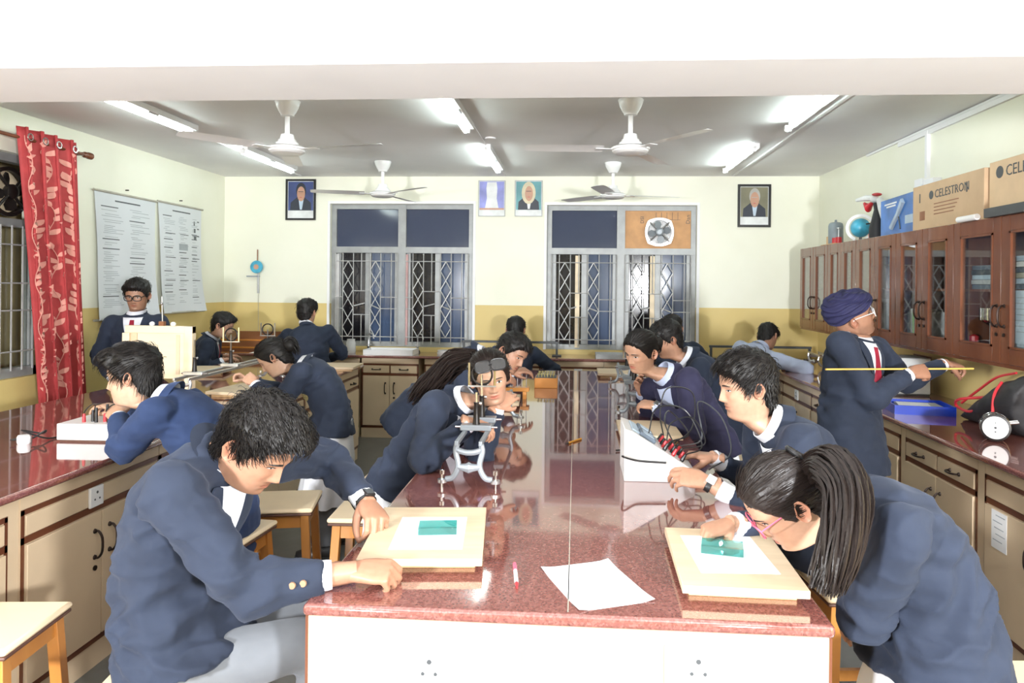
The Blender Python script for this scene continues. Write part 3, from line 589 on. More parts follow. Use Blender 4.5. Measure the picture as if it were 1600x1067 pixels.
# ------------------------------------------------------------------ curtain, rod and left exhaust fan
def curtain():
    org = (XL+.12, 5.1, .74); r = thing('curtain', 'red eyelet curtain with pale woven leaf pattern beside the left window', 'curtain', org)
    ztop, zbot = 2.72, .70; n, k = 40, 96
    def pt(s, t, off=0):
        y = (4.74+s*.60)*(1-t)+(4.98+s*.52)*t; ph = s*4*2*math.pi
        a = .055*(1-.25*t); x = XL+.14+a*math.sin(ph)+off*.9; y += .03*math.sin(2*ph)*(1-.3*t)+.012*math.sin(3*t+s*9)
        return (x, y, ztop+(zbot-ztop)*t)
    v = [pt(j/k, i/n) for i in range(n+1) for j in range(k+1)]; f = [(i*(k+1)+j, i*(k+1)+j+1, (i+1)*(k+1)+j+1, (i+1)*(k+1)+j) for i in range(n) for j in range(k)]
    o = mkobj('cloth', v, f, 'curtain_red', r, ang=80, origin=org); s = o.modifiers.new('thickness', 'SOLIDIFY'); s.thickness = .004
    R = random.Random(3); lf = MB(); vine = MB()
    def normal(s, t):
        a = V3(*pt(s+.002, t))-V3(*pt(s-.002, t)); b = V3(*pt(s, t+.002))-V3(*pt(s, t-.002)); q = nrm(np.cross(b, a)); return q if q[0]-.35*q[1] > 0 else -q
    def lp(s, t): return V3(*pt(s, t))+normal(s, t)*.011
    for c in range(7):
        s0 = .075+c*.14; pts = []
        for q in np.linspace(.03, .98, 60): pts.append(lp(min(.99, max(.01, s0+.014*math.sin(q*38+c))), q))
        vine.tube(pts, .0035, 4)
        for q in np.arange(.06+.02*(c % 2), .96, .026):
            side = 1 if R.random() < .5 else -1; ln = R.uniform(.060, .080); wd = .032
            ang = R.uniform(.25, .9); base = (s0+.014*math.sin(q*38+c), q); pv = []
            us = [0, .15, .35, .6, .82, 1, .82, .6, .35, .15]; hs = [0, .55, 1, .9, .5, 0, -.5, -.9, -1, -.55]
            for u, h in zip(us, hs):
                ds = (math.sin(ang)*u*ln*side+math.cos(ang)*h*wd*.5)/1.0; dt = (-math.cos(ang)*u*ln+math.sin(ang)*side*h*wd*.5)/2.0
                pv.append(lp(min(.995, max(.005, base[0]+ds)), min(.995, max(.005, base[1]+dt))))
            lf.add(pv, [(0, 1, 9), (1, 2, 8, 9), (2, 3, 7, 8), (3, 4, 6, 7), (4, 5, 6)])
    for q, nm in ((lf, 'woven_leaves'), (vine, 'woven_stems')): tag(q.build(nm, 'curtain_leaf', r, origin=org), kind='stuff')
    for j in range(4):
        for hh in (.25,):
            p = V3(*pt((j+hh)/4, .035)); mb = MB(); a = np.linspace(0, 2*math.pi, 14)
            mb.tube([p+V3(.012, .024*math.cos(q), .024*math.sin(q)) for q in a], .005, 6, False); mb.build('eyelet', 'chrome', r, origin=org)
curtain()
org = (XL+.14, 4.4, 2.645); r = thing('curtain_rod', 'dark brown curtain rod with ribbed finial on the left wall', 'curtain rod', org)
MB().cyl((XL+.14, 3.0, 2.645), (XL+.14, 5.44, 2.645), .013, n=12).build('rod', 'trim_brown', r, origin=org)
MB().lathe([(.014, 0), (.024, .01), (.024, .03), (.018, .035), (.027, .05), (.027, .09), (.012, .11)], 14, (XL+.14, 5.43, 2.645), rotm(-math.pi/2)).build('finial', 'trim_brown', r, origin=org)
MB().bx(XL, XL+.15, 5.40, 5.415, 2.632, 2.658).build('bracket', 'trim_brown', r, origin=org)
MB().bx(XL, XL+.15, 3.1, 3.115, 2.632, 2.658).build('bracket', 'trim_brown', r, origin=org)
def exhaust(label, c, nx, rad, body, bladem, square):
    """fan facing nx (unit vector), centre c"""
    r = thing('exhaust_fan', label, 'exhaust fan', c); N = V3(*nx); U = V3(0, 0, 1); S = np.cross(U, N); R = np.stack([S, U, N], 1)
    a = np.linspace(0, 2*math.pi, 40, endpoint=False)
    def ring(ro, p): return np.array([(S*math.cos(t)+U*math.sin(t))*ro*((1/max(abs(math.cos(t)), abs(math.sin(t))))**.35 if p else 1) for t in a])
    rings = [ring(rad, square)-N*.01, ring(rad*1.02, square)+N*.02, ring(rad*.86, 0)+N*.02, ring(rad*.84, 0)-N*.01]
    MB().loft(rings+[rings[0]], cap=False).build('housing', body, r)
    MB().loft([ring(rad*.86, 0)-N*.030, ring(rad*.86, 0)-N*.025]).build('back_disc', 'white_plastic' if square else 'cream_stick', r)  # round fan: cream disc colour stands in for outside light seen through it
    MB().lathe([(.02, .0), (.26*rad, .004), (.30*rad, .02), (.30*rad, .05), (.2*rad, .06), (.02, .06)], 18, R=R).build('motor', 'grey_paint' if square else 'black_iron', r)
    for k in range(4):
        t = math.pi/4*0+k*math.pi/2+.2; d = S*math.cos(t)+U*math.sin(t); s = np.cross(N, d)
        poly = [(.25*rad, -.10*rad), (.5*rad, -.27*rad), (.74*rad, -.22*rad), (.80*rad, .02*rad), (.70*rad, .24*rad), (.45*rad, .24*rad), (.25*rad, .10*rad)]
        n2 = nrm(s+N*.35); MB().prism(poly, .003, N*.012, d, n2).build('blade', bladem, r)
        t += math.pi/4-.2; d = S*math.cos(t)+U*math.sin(t)
        MB().cyl(d*.26*rad+N*.035, d*.97*rad+N*.03, .035*rad+.004, n=6).build('strut', body if square else 'black_iron', r)
        MB().lathe([(.004, .045), (.010, .04), (.012, .02), (.004, .018)], 8, d*.93*rad, R).build('bolt', 'chrome', r)
    return r
c = atY(1031, 362, YB-.01)
exhaust('grey square exhaust fan mounted on the orange board of the second window', (c[0], YB+.045, c[2]), (0, -1, 0), .155, 'steel', 'grey_paint', True)
exhaust('dark round exhaust fan in the left window behind the curtain', (XL-.02, 4.86, 2.275), (1, 0, 0), .175, 'black_iron', 'black_iron', False)
r = [o for o in C.objects if o.name == 'window_2'][0]
for s, px, py, sz in (('DSI', 1006, 349, .055), ('Dan', 1078, 350, .062)):
    p = atY(px, py, YB+.06); t = text_mesh('lettering', s, sz, 'dark_grey', r, (p[0]-r.location[0], YB+.069-r.location[1], p[2]-r.location[2]), (math.pi/2, -math.pi/2, 0))
p0, p1 = atY(1025, 331, YB+.06), atY(1060, 342, YB+.06); mb = MB()
for i in range(5): mb.bx(p0[0]+i*.06, p0[0]+.004+i*.06, YB+.0675, YB+.0695, p1[2]-.01, p0[2]-.005)
mb.bx(p0[0], p0[0]+.27, YB+.0675, YB+.0695, p1[2]-.012, p1[2]-.009); tag(mb.build('printed_text', 'dark_grey', r, origin=tuple(r.location)), kind='stuff')
# flywheel bracket on the back wall
c = atY(401, 417, YB-.05); r = thing('wall_flywheel', 'wall-mounted blue and white pulley wheel on a vertical rod at the back-left', 'apparatus', (c[0], YB-.05, c[2]))
MB().lathe([(.02, -.014), (.070, -.012), (.074, 0), (.070, .012), (.02, .014)], 24, R=rotm(math.pi/2)).build('wheel', 'globe_sea', r)
MB().lathe([(.005, -.018), (.03, -.016), (.03, .016), (.005, .018)], 14, R=rotm(math.pi/2)).build('hub', 'portrait_skin', r)
MB().cyl((0, .02, .2), (0, .02, .06), .007, n=8).build('upper_rod', 'shelf_wood', r); MB().cyl((.01, .02, -.07), (.012, .02, -.30), .012, n=8).build('lower_rod', 'light_grey', r)
MB().bx(-.12, .02, .0, .045, -.115, -.10).build('bracket', 'grey_paint', r); MB().cyl((.012, .02, -.30), (.02, .02, -.86), .0025, n=5).build('cord', 'khaki', r)
# ================================================================== STOOLS
ST = .58
def stool(label, x, y, rz, dark=False, h=ST):
    r = thing('wooden_stool', label, 'stool', (x, y, 0), rz, 'wooden lab stools'); lm = 'stool_wood'; s = .165
    MB().bx(-s, s, -s, s, h-.022, h).build('seat', 'stool_top', r, .012); MB().bx(-s+.004, s-.004, -s+.004, s-.004, h-.034, h-.0225).build('seat_rim', 'stool_rim', r, .004)
    for a in (-1, 1):
        for b in (-1, 1):
            t0 = V3(a*.125, b*.125, h-.034); t1 = V3(a*.155, b*.155, 0); q = .019
            R = [[t+V3(i*q, j*q, 0) for i, j in ((-1, -1), (1, -1), (1, 1), (-1, 1))] for t in (t1, t0)]; MB().loft(R).build('leg', lm, r, .002)
    for b in (-1, 1):
        MB().bx(-.12, .12, b*.128-.009, b*.128+.009, h-.095, h-.040).build('apron', lm, r); MB().bx(b*.128-.009, b*.128+.009, -.12, .12, h-.095, h-.040).build('apron', lm, r)
        MB().bx(-.14, .14, b*.146-.011, b*.146+.011, .13, .17).build('stretcher', lm, r); MB().bx(b*.146-.011, b*.146+.011, -.14, .14, .20, .24).build('stretcher', lm, r)
    return r
stool('pale-topped wooden stool standing empty beside the left island', -1.80, 2.09, .1)
stool('wooden stool under the boy pinning the drawing board', -1.08, 1.83, .12)
stool('empty stool half hidden behind the arm with the black watch', -.955, 3.33, .05)
stool('empty stool beside the white shirt hem of the girl with sunglasses', -.99, 3.98, 0)
stool('empty stool in the aisle behind the seated boy', -1.42, 3.42, .2, True)
stool('stool under the boy in the bright blue blazer', -1.50, 2.98, -.1, True)
stool('stool under the boy wearing the white watch', 1.02, 2.70, .1)
stool('stool under the boy working behind the girl at the eyepiece', 1.02, 4.96, .1, True)
stool('orange stool next to the girl at the right optical bench', .90, 4.55, -.05)
stool('stool beside the girl with the ponytail', 1.16, 1.98, .1)

# ================================================================== THINGS ON THE BENCHES
def top(name, label, cat, mb, mat, c, **k):
    g = k.pop('group', None); o = mb.build(name, mat, None, **k); o.location = c; return tag(o, label, cat, g)
def board(label, x, y, rz, w=.33, d=.44, z=T, edge='board_edge'):
    r = thing('drawing_board', label, 'drawing board', (x, y, z), rz, 'wooden drawing boards')
    MB().bx(-w/2, w/2, -d/2, d/2, .020, .040).build('panel', 'board_wood', r, .002)
    for s in (-1, 1): MB().bx(-w/2+.02, w/2-.02, s*d*.36-.02, s*d*.36+.02, 0, .0198).build('batten', edge, r, .002)
    return r
BT = T+.04
def sheet(label, x, y, rz, w, d, z, name='paper_sheet', mat='white_paper', cur=.0):
    n = 8; v = []
    for zz in (0, .0006):
        for i in range(n+1):
            for j in range(n+1):
                a, b = j/n-.5, i/n-.5; v.append((a*w, b*d, zz+cur*(max(0, abs(a)-.35)*max(0, abs(b)-.3))*8))
    m = (n+1)**2; f = []
    for i in range(n):
        for j in range(n): a = i*(n+1)+j; f += [(a, a+n+1, a+n+2, a+1), (m+a, m+a+1, m+a+n+2, m+a+n+1)]
    for i in range(n):
        f += [(i, i+1, m+i+1, m+i), (n*(n+1)+i+1, n*(n+1)+i, m+n*(n+1)+i, m+n*(n+1)+i+1)]
        a = i*(n+1); f += [(a+n+1, a, m+a, m+a+n+1)]; a += n; f += [(a, a+n+1, m+a+n+1, m+a)]
    o = mkobj(name, v, f, mat); o.location = (x, y, z); o.rotation_euler = (0, 0, rz); return tag(o, label, 'paper')
def slab(label, x, y, rz, z):
    o = MB().bx(-.055, .055, -.035, .035, 0, .020).build('glass_slab', 'slab_glass', None, .001); o.location = (x, y, z); o.rotation_euler = (0, 0, rz); tag(o, label, 'glass slab')
board('drawing board with glass slab under the hands of the boy with the black watch', -.425, 2.075, .10)
sheet('white sheet pinned under the glass slab beside the black watch', -.415, 2.06, .1, .20, .27, BT)
slab('teal glass block on the sheet beside the black watch', -.395, 2.07, .15, BT+.001)
board('drawing board with glass slab below the girl in red glasses', .418, 1.96, -.02, .30, .42)
sheet('white sheet under the glass slab below the girl in red glasses', .415, 1.975, .05, .20, .27, BT)
slab('pale teal glass block below the girl in red glasses', .405, 1.99, -.2, BT+.001)
a, b_, c_, d_ = (atZ(*p, T)[:2] for p in ((833, 890), (940, 877), (1035, 937), (918, 953)))
ctr = (a+b_+c_+d_)/4; e = b_-a
sheet('blank white sheet lying alone on the front of the central worktop', ctr[0], ctr[1], math.atan2(e[1], e[0]), .198, .268, T, cur=.02)
# pens
def pen(label, p0, p1, r, parts):
    p0 = V3(*p0, T+r); p1 = V3(*p1, T+r); d = p1-p0; root = thing('pen' if 'pen ' in label or label.endswith('pen') else 'pencil', label, 'pen', tuple((p0+p1)/2))
    for nm, a, b, ra, rb, m in parts: MB().cyl(p0+d*a, p0+d*b, ra*r, rb*r, 10).build(nm, m, root, origin=tuple((p0+p1)/2))
pen('white and pink ballpoint pen beside the blank sheet', atZ(804, 884, T)[:2], atZ(808, 922, T)[:2], .0055, [('cap', 0, .3, .9, 1, 'pink_plastic'), ('barrel', .3, .82, .95, .95, 'white_plastic'), ('tip', .82, 1, .95, .3, 'red_plastic')])
pen('yellow pencil lying in the middle of the central worktop', atZ(908, 687, T)[:2], atZ(884, 695, T)[:2], .005, [('barrel', 0, .85, 1, 1, 'toy_yellow'), ('tip', .85, 1, 1, .1, 'black_plastic')])
# optical benches
def optical_bench(label, p0, p1, riders, mat='grey_paint', h=.165, feet=.100, thin=False):
    p0 = V3(*p0); p1 = V3(*p1); d = p1-p0; L = np.linalg.norm(d[:2]); rz = math.atan2(d[1], d[0])-math.pi/2
    r = thing('optical_bench', label, 'optical bench', (p0[0], p0[1], T), rz, 'optical benches')
    for y in (.0, L):
        leg = MB()
        for s in (-1, 1):
            pts = smooth_path([(s*.045, y, h), (s*.050, y, h*.82), (s*.040, y, h*.50), (s*.060, y, h*.24), (s*(feet-.012), y, .032)], 16)
            leg.tube(pts, [.011]*len(pts), 8, sx=.8)
        leg.tube(bez((-.045, y, h*.86), (0, y, h*.74), (.045, y, h*.86), 8), .011, 8)
        leg.tube([(-.042, y, h*.48), (-.012, y, h*.46), (0, y, h*.46), (.012, y, h*.46), (.042, y, h*.48)], [.010, .016, .022, .016, .010], 8)
        leg.build('end_frame', mat, r)
        for s in (-1, 1):
            MB().cyl((s*feet, y, 0), (s*feet, y, .058), .0055, n=8).build('levelling_screw', 'chrome', r)
            MB().lathe([(.004, .018), (.018, .02), (.018, .032), (.004, .034)], 12, (s*feet, y, 0)).build('foot_nut', 'steel', r)
            MB().lathe([(.004, .050), (.010, .051), (.010, .066), (.004, .068)], 10, (s*feet, y, 0)).build('screw_knob', 'chrome', r)
    for s in (-1, 1): MB().bx(s*.045-.007, s*.045+.007, -.02, L+.02, h-.004, h+.014).build('rail', mat if not thin else 'steel', r, .002)
    for kind, y, hh in riders:
        z = h+.014; k = MB(); k.bx(-.062, .062, y-.028, y+.028, z, z+.022); k.build('rider', mat, r, .003)
        MB().cyl((-.085, y, z+.01), (.085, y, z+.01), .0045, n=8).build('clamp_screw', 'chrome', r)
        MB().lathe([(.017, z+.02), (.014, z+.03), (.010, z+.10), (.012, z+.11)], 12, (0, y, 0)).build('pillar', 'black_iron', r)
        MB().cyl((0, y, z+.10), (0, y, z+.10+hh), .0055, n=8).build('rod', 'chrome', r)
        MB().sphere((.016, y, z+.105), .008, 8, 6).build('clamp_knob', 'chrome', r)
        zt = z+.10+hh
        if kind == 'lens':
            mb = MB(); mb.tube([(.043*math.cos(q), y, zt+.043*math.sin(q)) for q in np.linspace(0, 2*math.pi, 25)], .005, 6, False); mb.build('lens_ring', 'black_iron', r)
            MB().lathe([(.004, -.006), (.040, -.002), (.040, .002), (.004, .006)], 20, (0, y, zt), rotm(math.pi/2)).build('lens', 'clear_glass', r)
            for s in (-1, 1): MB().bx(s*.055-.004, s*.055+.004, y-.004, y+.004, zt-.05, zt+.05).build('holder_post', 'chrome', r)
            MB().bx(-.06, .06, y-.006, y+.006, zt-.052, zt-.046).build('holder_bar', 'steel', r)
        elif kind == 'clamp':
            MB().bx(-.07, .05, y-.010, y+.010, zt-.005, zt+.008).build('cross_arm', 'black_iron', r)
            for s in (-1, 1): MB().tube(bez((s*.02, y, zt), (s*.08, y+.01, zt+.03), (s*.10, y+.05, zt-.01), 10), .004, 6).build('spring_arm', 'steel', r)
            MB().bx(-.035, .035, y-.006, y+.006, zt+.008, zt+.045).build('jaw', 'chrome', r, .002)
        elif kind == 'scope':
            MB().lathe([(.012, -.07), (.020, -.065), (.020, .02), (.026, .03), (.026, .06), (.02, .065)], 14, (0, y, zt+.01), rotm(math.pi/2)).build('eyepiece', 'steel', r)
            MB().bx(-.05, .05, y-.012, y+.012, zt-.012, zt-.002).build('cross_arm', 'black_iron', r)
    return r
optical_bench('grey optical bench with lens holders before the girl with sunglasses', (-.393, 2.66), (-.40, 3.98), [('pin', .20, .05), ('lens', .37, .10), ('clamp', .62, .10), ('pin', 1.1, .08)])
optical_bench('grey optical bench with eyepiece before the girl with the silver watch', (.352, 4.20), (.37, 5.5), [('scope', .12, .07), ('lens', .32, .08), ('pin', .9, .07)])
p0, p1 = atZ(285, 590, 1.06), atZ(425, 557, 1.06)
optical_bench('long steel optical bench running across the left island', p0[:2], p1[:2], [('pin', .14, .12), ('lens', .62, .12), ('lens', 1.22, .12)], 'steel', .165, .09, True)
optical_bench('small steel optical bench on the right counter beyond the turban', (2.19, 6.20), (2.25, 6.95), [('pin', .2, .02)], 'steel', .15, .085, True)
# boards lying about
board('drawing board under the elbow of the girl leaning over the left island', *atZ(387, 606, BT)[:2], -.1, .36, .42)
board('drawing board lying at the far end of the left island', *atZ(525, 570, BT)[:2], .06, .40, .36)
board('drawing board under the optical bench by the girl with the silver watch', *atZ(1012, 668, BT)[:2], 0, .30, .40)
board('drawing board at the far right end of the central worktop', .36, 6.15, 0, .34, .38)
board('drawing board on the central worktop behind the grey optical bench', -.50, 4.55, .05, .30, .36)
board('drawing board at the back of the left island by the boy in profile', *atZ(325, 575, BT)[:2], .2, .34, .36)
# easel box on the left island
r = thing('viewing_stand', 'pale wooden upright board stand with two white knobs on the left island', 'board stand', (0, 0, 0)); a = atY(195, 508, 4.72); b = atY(304, 508, 4.72)
x0, x1, zt = a[0], b[0], a[2]; r.location = ((x0+x1)/2, 4.72, T); org = tuple(r.location); y = 4.72
MB().bx(x0+.05, x1-.06, y-.012, y+.012, zt-.36, zt-.03).build('panel', 'pale_wood', r, .003, origin=org)
for q0, q1, z0, z1 in ((x1-.055, x1, T, zt), (x0, x0+.05, T, zt-.05)): MB().bx(q0, q1, y-.03, y+.02, z0, z1).build('upright', 'pale_wood', r, .003, origin=org)
MB().bx(x0+.02, x1, y-.028, y+.02, zt-.05, zt).build('top_rail', 'pale_wood', r, .003, origin=org)
MB().bx(x0+.06, x0+.10, y-.022, y-.012, zt-.36, zt-.05).build('cleat', 'board_wood', r, .002, origin=org); MB().bx(x1-.12, x1-.095, y-.018, y-.012, zt-.33, zt-.06).build('cleat', 'board_wood', r, .002, origin=org)
for q in (.195, .345): MB().sphere((x0+q, y, zt+.012), (.018, .018, .016), 12, 8).build('knob', 'white_plastic', r, origin=org)
MB().bx(x0+.25, x0+.285, y-.015, y+.015, zt, zt+.03).build('socket_block', 'shelf_wood', r, origin=org); MB().cyl((x0+.268, y, zt+.03), (x0+.262, y, zt+.20), .004, n=6).build('pin_rod', 'chrome', r, origin=org)
MB().sphere((x0+.262, y, zt+.15), .010, 8, 6).build('pin_ball', 'chrome', r, origin=org)
# wooden resistance boxes etc on the central worktop
def resistance_box(label, x, y, w, d, h, mat, pegs=(6, 2)):
    r = thing('resistance_box', label, 'resistance box', (x, y, T)); MB().bx(-w/2, w/2, -d/2, d/2, 0, h).build('case', mat, r, .004)
    MB().bx(-w/2+.008, w/2-.008, -d/2+.008, d/2-.008, h, h+.004).build('ebonite_top', 'dark_grey', r)
    for i in range(pegs[0]):
        for j in range(pegs[1]):
            p = (-w/2+.03+(w-.06)*i/(pegs[0]-1), -d/2+.03+(d-.06)*j/max(1, pegs[1]-1), 0)
            MB().lathe([(.004, h+.004), (.005, h+.018), (.009, h+.02), (.009, h+.032), (.004, h+.034)], 8, p).build('peg', 'gold_thread', r)
q = atZ(853, 606, T); resistance_box('orange wooden box with brass pegs by the leaning boy on the central worktop', q[0], q[1]+.08, .17, .20, .075, 'orange_wood')
q = atZ(806, 622, T); r = thing('wire_rack', 'low orange wooden base with upright wire pegs beside the brass-pegged box', 'apparatus', (q[0], q[1], T))
MB().bx(-.13, .09, -.04, .04, .05, .075).build('base', 'orange_wood', r, .003)
for s in (-1, 1): MB().bx(s*.08-.02-.012, s*.08-.02+.012, -.035, .035, 0, .05).build('foot', 'orange_wood', r)
for i in range(7): MB().cyl((-.11+i*.03, .0, .075), (-.11+i*.03, .0, .175), .003, n=5).build('wire_peg', 'steel', r)
MB().bx(-.12, .08, -.003, .003, .170, .176).build('wire_bar', 'steel', r)
# white meter boxes
def cable(name, label, pts, r=.0035, mat='black_plastic', n=60):
    p = smooth_path(pts, n); c = p.mean(0); o = MB().tube(p, r, 6).build(name, mat, None, origin=tuple(c)); return tag(o, label, 'cable')
q0, q1 = atZ(975, 752, T), atZ(1085, 752, T); r = thing('meter_box', 'white wedge-shaped meter box with red and black leads beside the white watch', 'meter box', (q0[0], q0[1], T)); wd = q1[0]-q0[0]; dp = .26
MB().loft([[(0, y, 0), (wd, y, 0), (wd, y, .045), (.03, y, .195), (0, y, .205)] for y in (0, dp)]).build('case', 'white_plastic', r, .004)
nv = nrm(np.cross(V3(0, 1, 0), V3(wd-.03, 0, -.15))); nv = nv if nv[2] > 0 else -nv; dv = nrm(V3(wd-.03, 0, -.15)); o0 = V3(.03, 0, .195)
def onp(a, b, k=0): return o0+dv*a+V3(0, 1, 0)*b+nv*k
Rm = np.stack([dv, V3(0, 1, 0), nv], 1)
for b in (.07, .18): MB().box(onp(.07, b, .008), (.07, .08, .016), Rm).build('meter', 'slate', r, .003); MB().box(onp(.07, b, .0165), (.05, .065, .002), Rm).build('meter_face', 'pale_blue', r)
MB().box(onp(.02, .13, .004), (.035, .18, .006), Rm).build('label_strip', 'pale_blue', r)
k = 0
for a in (.15, .19, .23):
    for b in (.04, .09, .14, .19, .23):
        m_ = 'red_plastic' if (k % 2) else 'black_plastic'; k += 1
        MB().tube([onp(a, b, 0), onp(a, b, .012), onp(a, b, .03)], [.008, .008, .0055], 8).build('terminal', m_, r)
base = V3(q0[0], q0[1], T)
loops = [[onp(.15, .09, .03), onp(.13, .1, .10), onp(.2, .14, .16), onp(.3, .16, .10), onp(.23, .14, .03)], [onp(.19, .04, .03), onp(.10, .05, .09), onp(.12, .2, .13), onp(.24, .22, .09), onp(.19, .19, .03)],
         [onp(.07, .07, .02), onp(.05, .1, .12), onp(.16, .15, .17), onp(.28, .1, .09), onp(.23, .04, .03)], [onp(.23, .19, .03), onp(.30, .24, .10), onp(.22, .30, .22), onp(.33, .28, .22), onp(.42, .2, .12), onp(.36, .12, .02)],
         [onp(.15, .19, .03), onp(.1, .26, .1), onp(.08, .3, .2), onp(.18, .3, .24), onp(.24, .23, .12), onp(.19, .14, .03)]]
for i, l in enumerate(loops):
    m_ = smooth_path(l, 40); MB().tube(m_, .003, 6).build('test_lead', 'black_plastic' if i != 3 else 'dark_grey', r)
p = atZ(975, 714, T); cable('black_cable', 'black mains cable lying by the white wedge meter box', [(p[0]-.03, p[1]+.10, T+.006), (p[0]+.05, p[1]+.14, T+.006), (p[0]+.0, p[1]-.02, T+.006), (p[0]+.05, p[1]-.06, T+.006), (q0[0]-.008, q0[1]-.01, T+.10), (q0[0]+.05, q0[1]-.012, T+.085), (q0[0]+.16, q0[1]-.014, T+.08)], .004)
q0 = atZ(88, 690, T); r = thing('meter_box', 'flat white meter box with black plugs before the boy in bright blue', 'meter box', (q0[0], q0[1], T), .03)
MB().bx(0, .37, 0, .30, .008, .085).build('case', 'white_plastic', r, .004); MB().bx(.01, .36, .01, .29, 0, .008).build('base_plate', 'stool_rim', r)
for i in range(14):
    p = (.10+.03*(i % 5)+.05*(i//5), .05+.08*(i//5)+.02*(i % 2), .085)
    MB().tube([p, V3(*p)+V3(0, 0, .012), V3(*p)+V3(0, 0, .04+.015*(i % 3))], [.008, .008, .006], 8).build('plug', 'black_plastic' if i % 3 else 'red_plastic', r)
for i in range(5):
    a = V3(.10+.04*i, .05+.02*i, .13); b = V3(.05+.06*i, .26, .115); MB().tube(bez(a, (a+b)/2+V3(-.06*(i % 2), 0, .06), b, 16), .003, 5).build('test_lead', 'black_plastic', r)
q = atZ(37, 693, T); r = thing('mains_plug', 'white three-pin plug with black cord on the left worktop', 'plug', (q[0], q[1], T))
MB().loft([[(.03*math.cos(t)*s, .024*math.sin(t)*s, z) for t in np.linspace(0, 2*math.pi, 12, endpoint=False)] for z, s in ((0, .9), (.006, 1), (.03, 1), (.04, .8))]).build('plug_body', 'white_plastic', r)
MB().tube(smooth_path([(.02, .03, .02), (.06, .06, .05), (.02, .09, .03), (-.05, .07, .045), (-.02, .02, .055), (.05, .05, .02), (.06, .10, .006), (.07, .14, .006)], 50), .0045, 6).build('cord', 'black_plastic', r)
for s in (-1, 0, 1): MB().cyl((-.03, s*.012, .018), (-.055, s*.012, .018), .0035, n=6).build('pin', 'black_plastic', r)

# ------------------------------------------------------------------ back counter
def rail_stand(label, x0, x1, y, z=1.05):
    r = thing('rail_stand', label, 'apparatus', ((x0+x1)/2, y, T)); org = ((x0+x1)/2, y, T)
    MB().bx(x0, x1, y-.012, y+.012, z-.012, z+.012).build('rail', 'dark_grey', r, .003, origin=org)
    for x in (x0+.02, x1-.02):
        MB().bx(x-.012, x+.012, y-.012, y+.012, T+.012, z-.012).build('post', 'dark_grey', r, origin=org); MB().bx(x-.05, x+.05, y-.045, y+.045, T, T+.012).build('foot', 'dark_grey', r, .003, origin=org)
a, b = atY(722, 533, 7.75), atY(873, 533, 7.75); rail_stand('dark metal rail on two posts behind the boy between the windows', a[0], b[0], 7.75, a[2])
a, b = atY(1108, 541, 7.75), atY(1268, 543, 7.75); rail_stand('dark metal rail on two posts behind the man in the pale shirt', a[0], b[0], 7.75, a[2])
def tray(name, label, x, y, w, d, h, mat, z=T, t=.006, rz=0, cat='tray'):
    mb = MB(); mb.bx(-w/2, w/2, -d/2, d/2, 0, t); mb.bx(-w/2, w/2, -d/2, -d/2+t, t, h); mb.bx(-w/2, w/2, d/2-t, d/2, t, h); mb.bx(-w/2, -w/2+t, -d/2+t, d/2-t, t, h); mb.bx(w/2-t, w/2, -d/2+t, d/2-t, t, h)
    o = mb.build(name, mat); o.location = (x, y, z); o.rotation_euler = (0, 0, rz); return tag(o, label, cat)
q = atY(610, 552, 7.66); tray('white_tray', 'white tray on the back counter under the first window', q[0], 7.70, .54, .30, .055, 'white_plastic')
q = atY(957, 555, 7.68); tray('steel_tray', 'shallow grey tray on the back counter under the second window', q[0], 7.70, .36, .28, .045, 'light_grey')
q = atY(548, 540, 7.75); top('beaker', 'frosted white jar on the back counter beside the white tray', 'jar', MB().lathe([(.02, 0), (.048, 0), (.052, .02), (.050, .11), (.042, .135), (.046, .15), (.02, .15)], 18), 'portrait_white', (q[0], 7.76, T))
q = atY(693, 552, 7.7); top('petri_dish', 'small round white dish stack on the back counter by the window corner', 'dish', MB().lathe([(.02, 0), (.075, 0), (.08, .02), (.07, .022), (.075, .045), (.02, .045)], 18), 'white_plastic', (q[0], 7.74, T))
for px, lab in ((575, 'beside the white jar'), (652, 'beyond the white tray'), (1000, 'under the second back window')):
    q = atY(px, 540, 7.88); r = thing('gas_tap', 'curved dark swan-neck tap on the back counter '+lab, 'tap', (q[0], 7.90, T), 0, 'swan-neck taps')
    MB().lathe([(.012, 0), (.03, .002), (.026, .02), (.014, .03), (.012, .06), (.008, .061)], 12).build('base', 'dark_grey', r)
    MB().tube(smooth_path([(0, 0, .05), (0, 0, .16), (.02, -.02, .205), (.06, -.05, .20), (.075, -.06, .15)], 24), .008, 8).build('spout', 'steel', r); MB().bx(-.03, .03, -.006, .006, .075, .088).build('lever', 'steel', r, .002)
# brown apparatus shelf in the back-left corner
a, b = atY(333, 517, 7.9), atY(512, 517, 7.9); r = thing('apparatus_shelf', 'brown wooden stepped shelf on the back counter in the left corner', 'shelf', ((a[0]+b[0])/2, 7.85, T)); org = tuple(r.location); zt = a[2]
for i, (y0, z0, z1) in enumerate(((7.955, T, zt), (7.90, T, zt-.09), (7.84, T, zt-.17))):
    MB().bx(a[0], b[0], y0, y0+.03, z0, z1).build('back_board', 'shelf_wood', r, .002, origin=org)
for i, (y0, y1, z) in enumerate(((7.90, 7.955, zt-.105), (7.84, 7.90, zt-.185))): MB().bx(a[0], b[0], y0-.005, y1, z, z+.015).build('step', 'orange_wood', r, .002, origin=org)
q = atY(430, 553, 7.65); sheet('loose white papers on the back counter before the brown shelf', q[0], 7.66, .1, .5, .22, T)
q = atY(420, 580, 7.2)

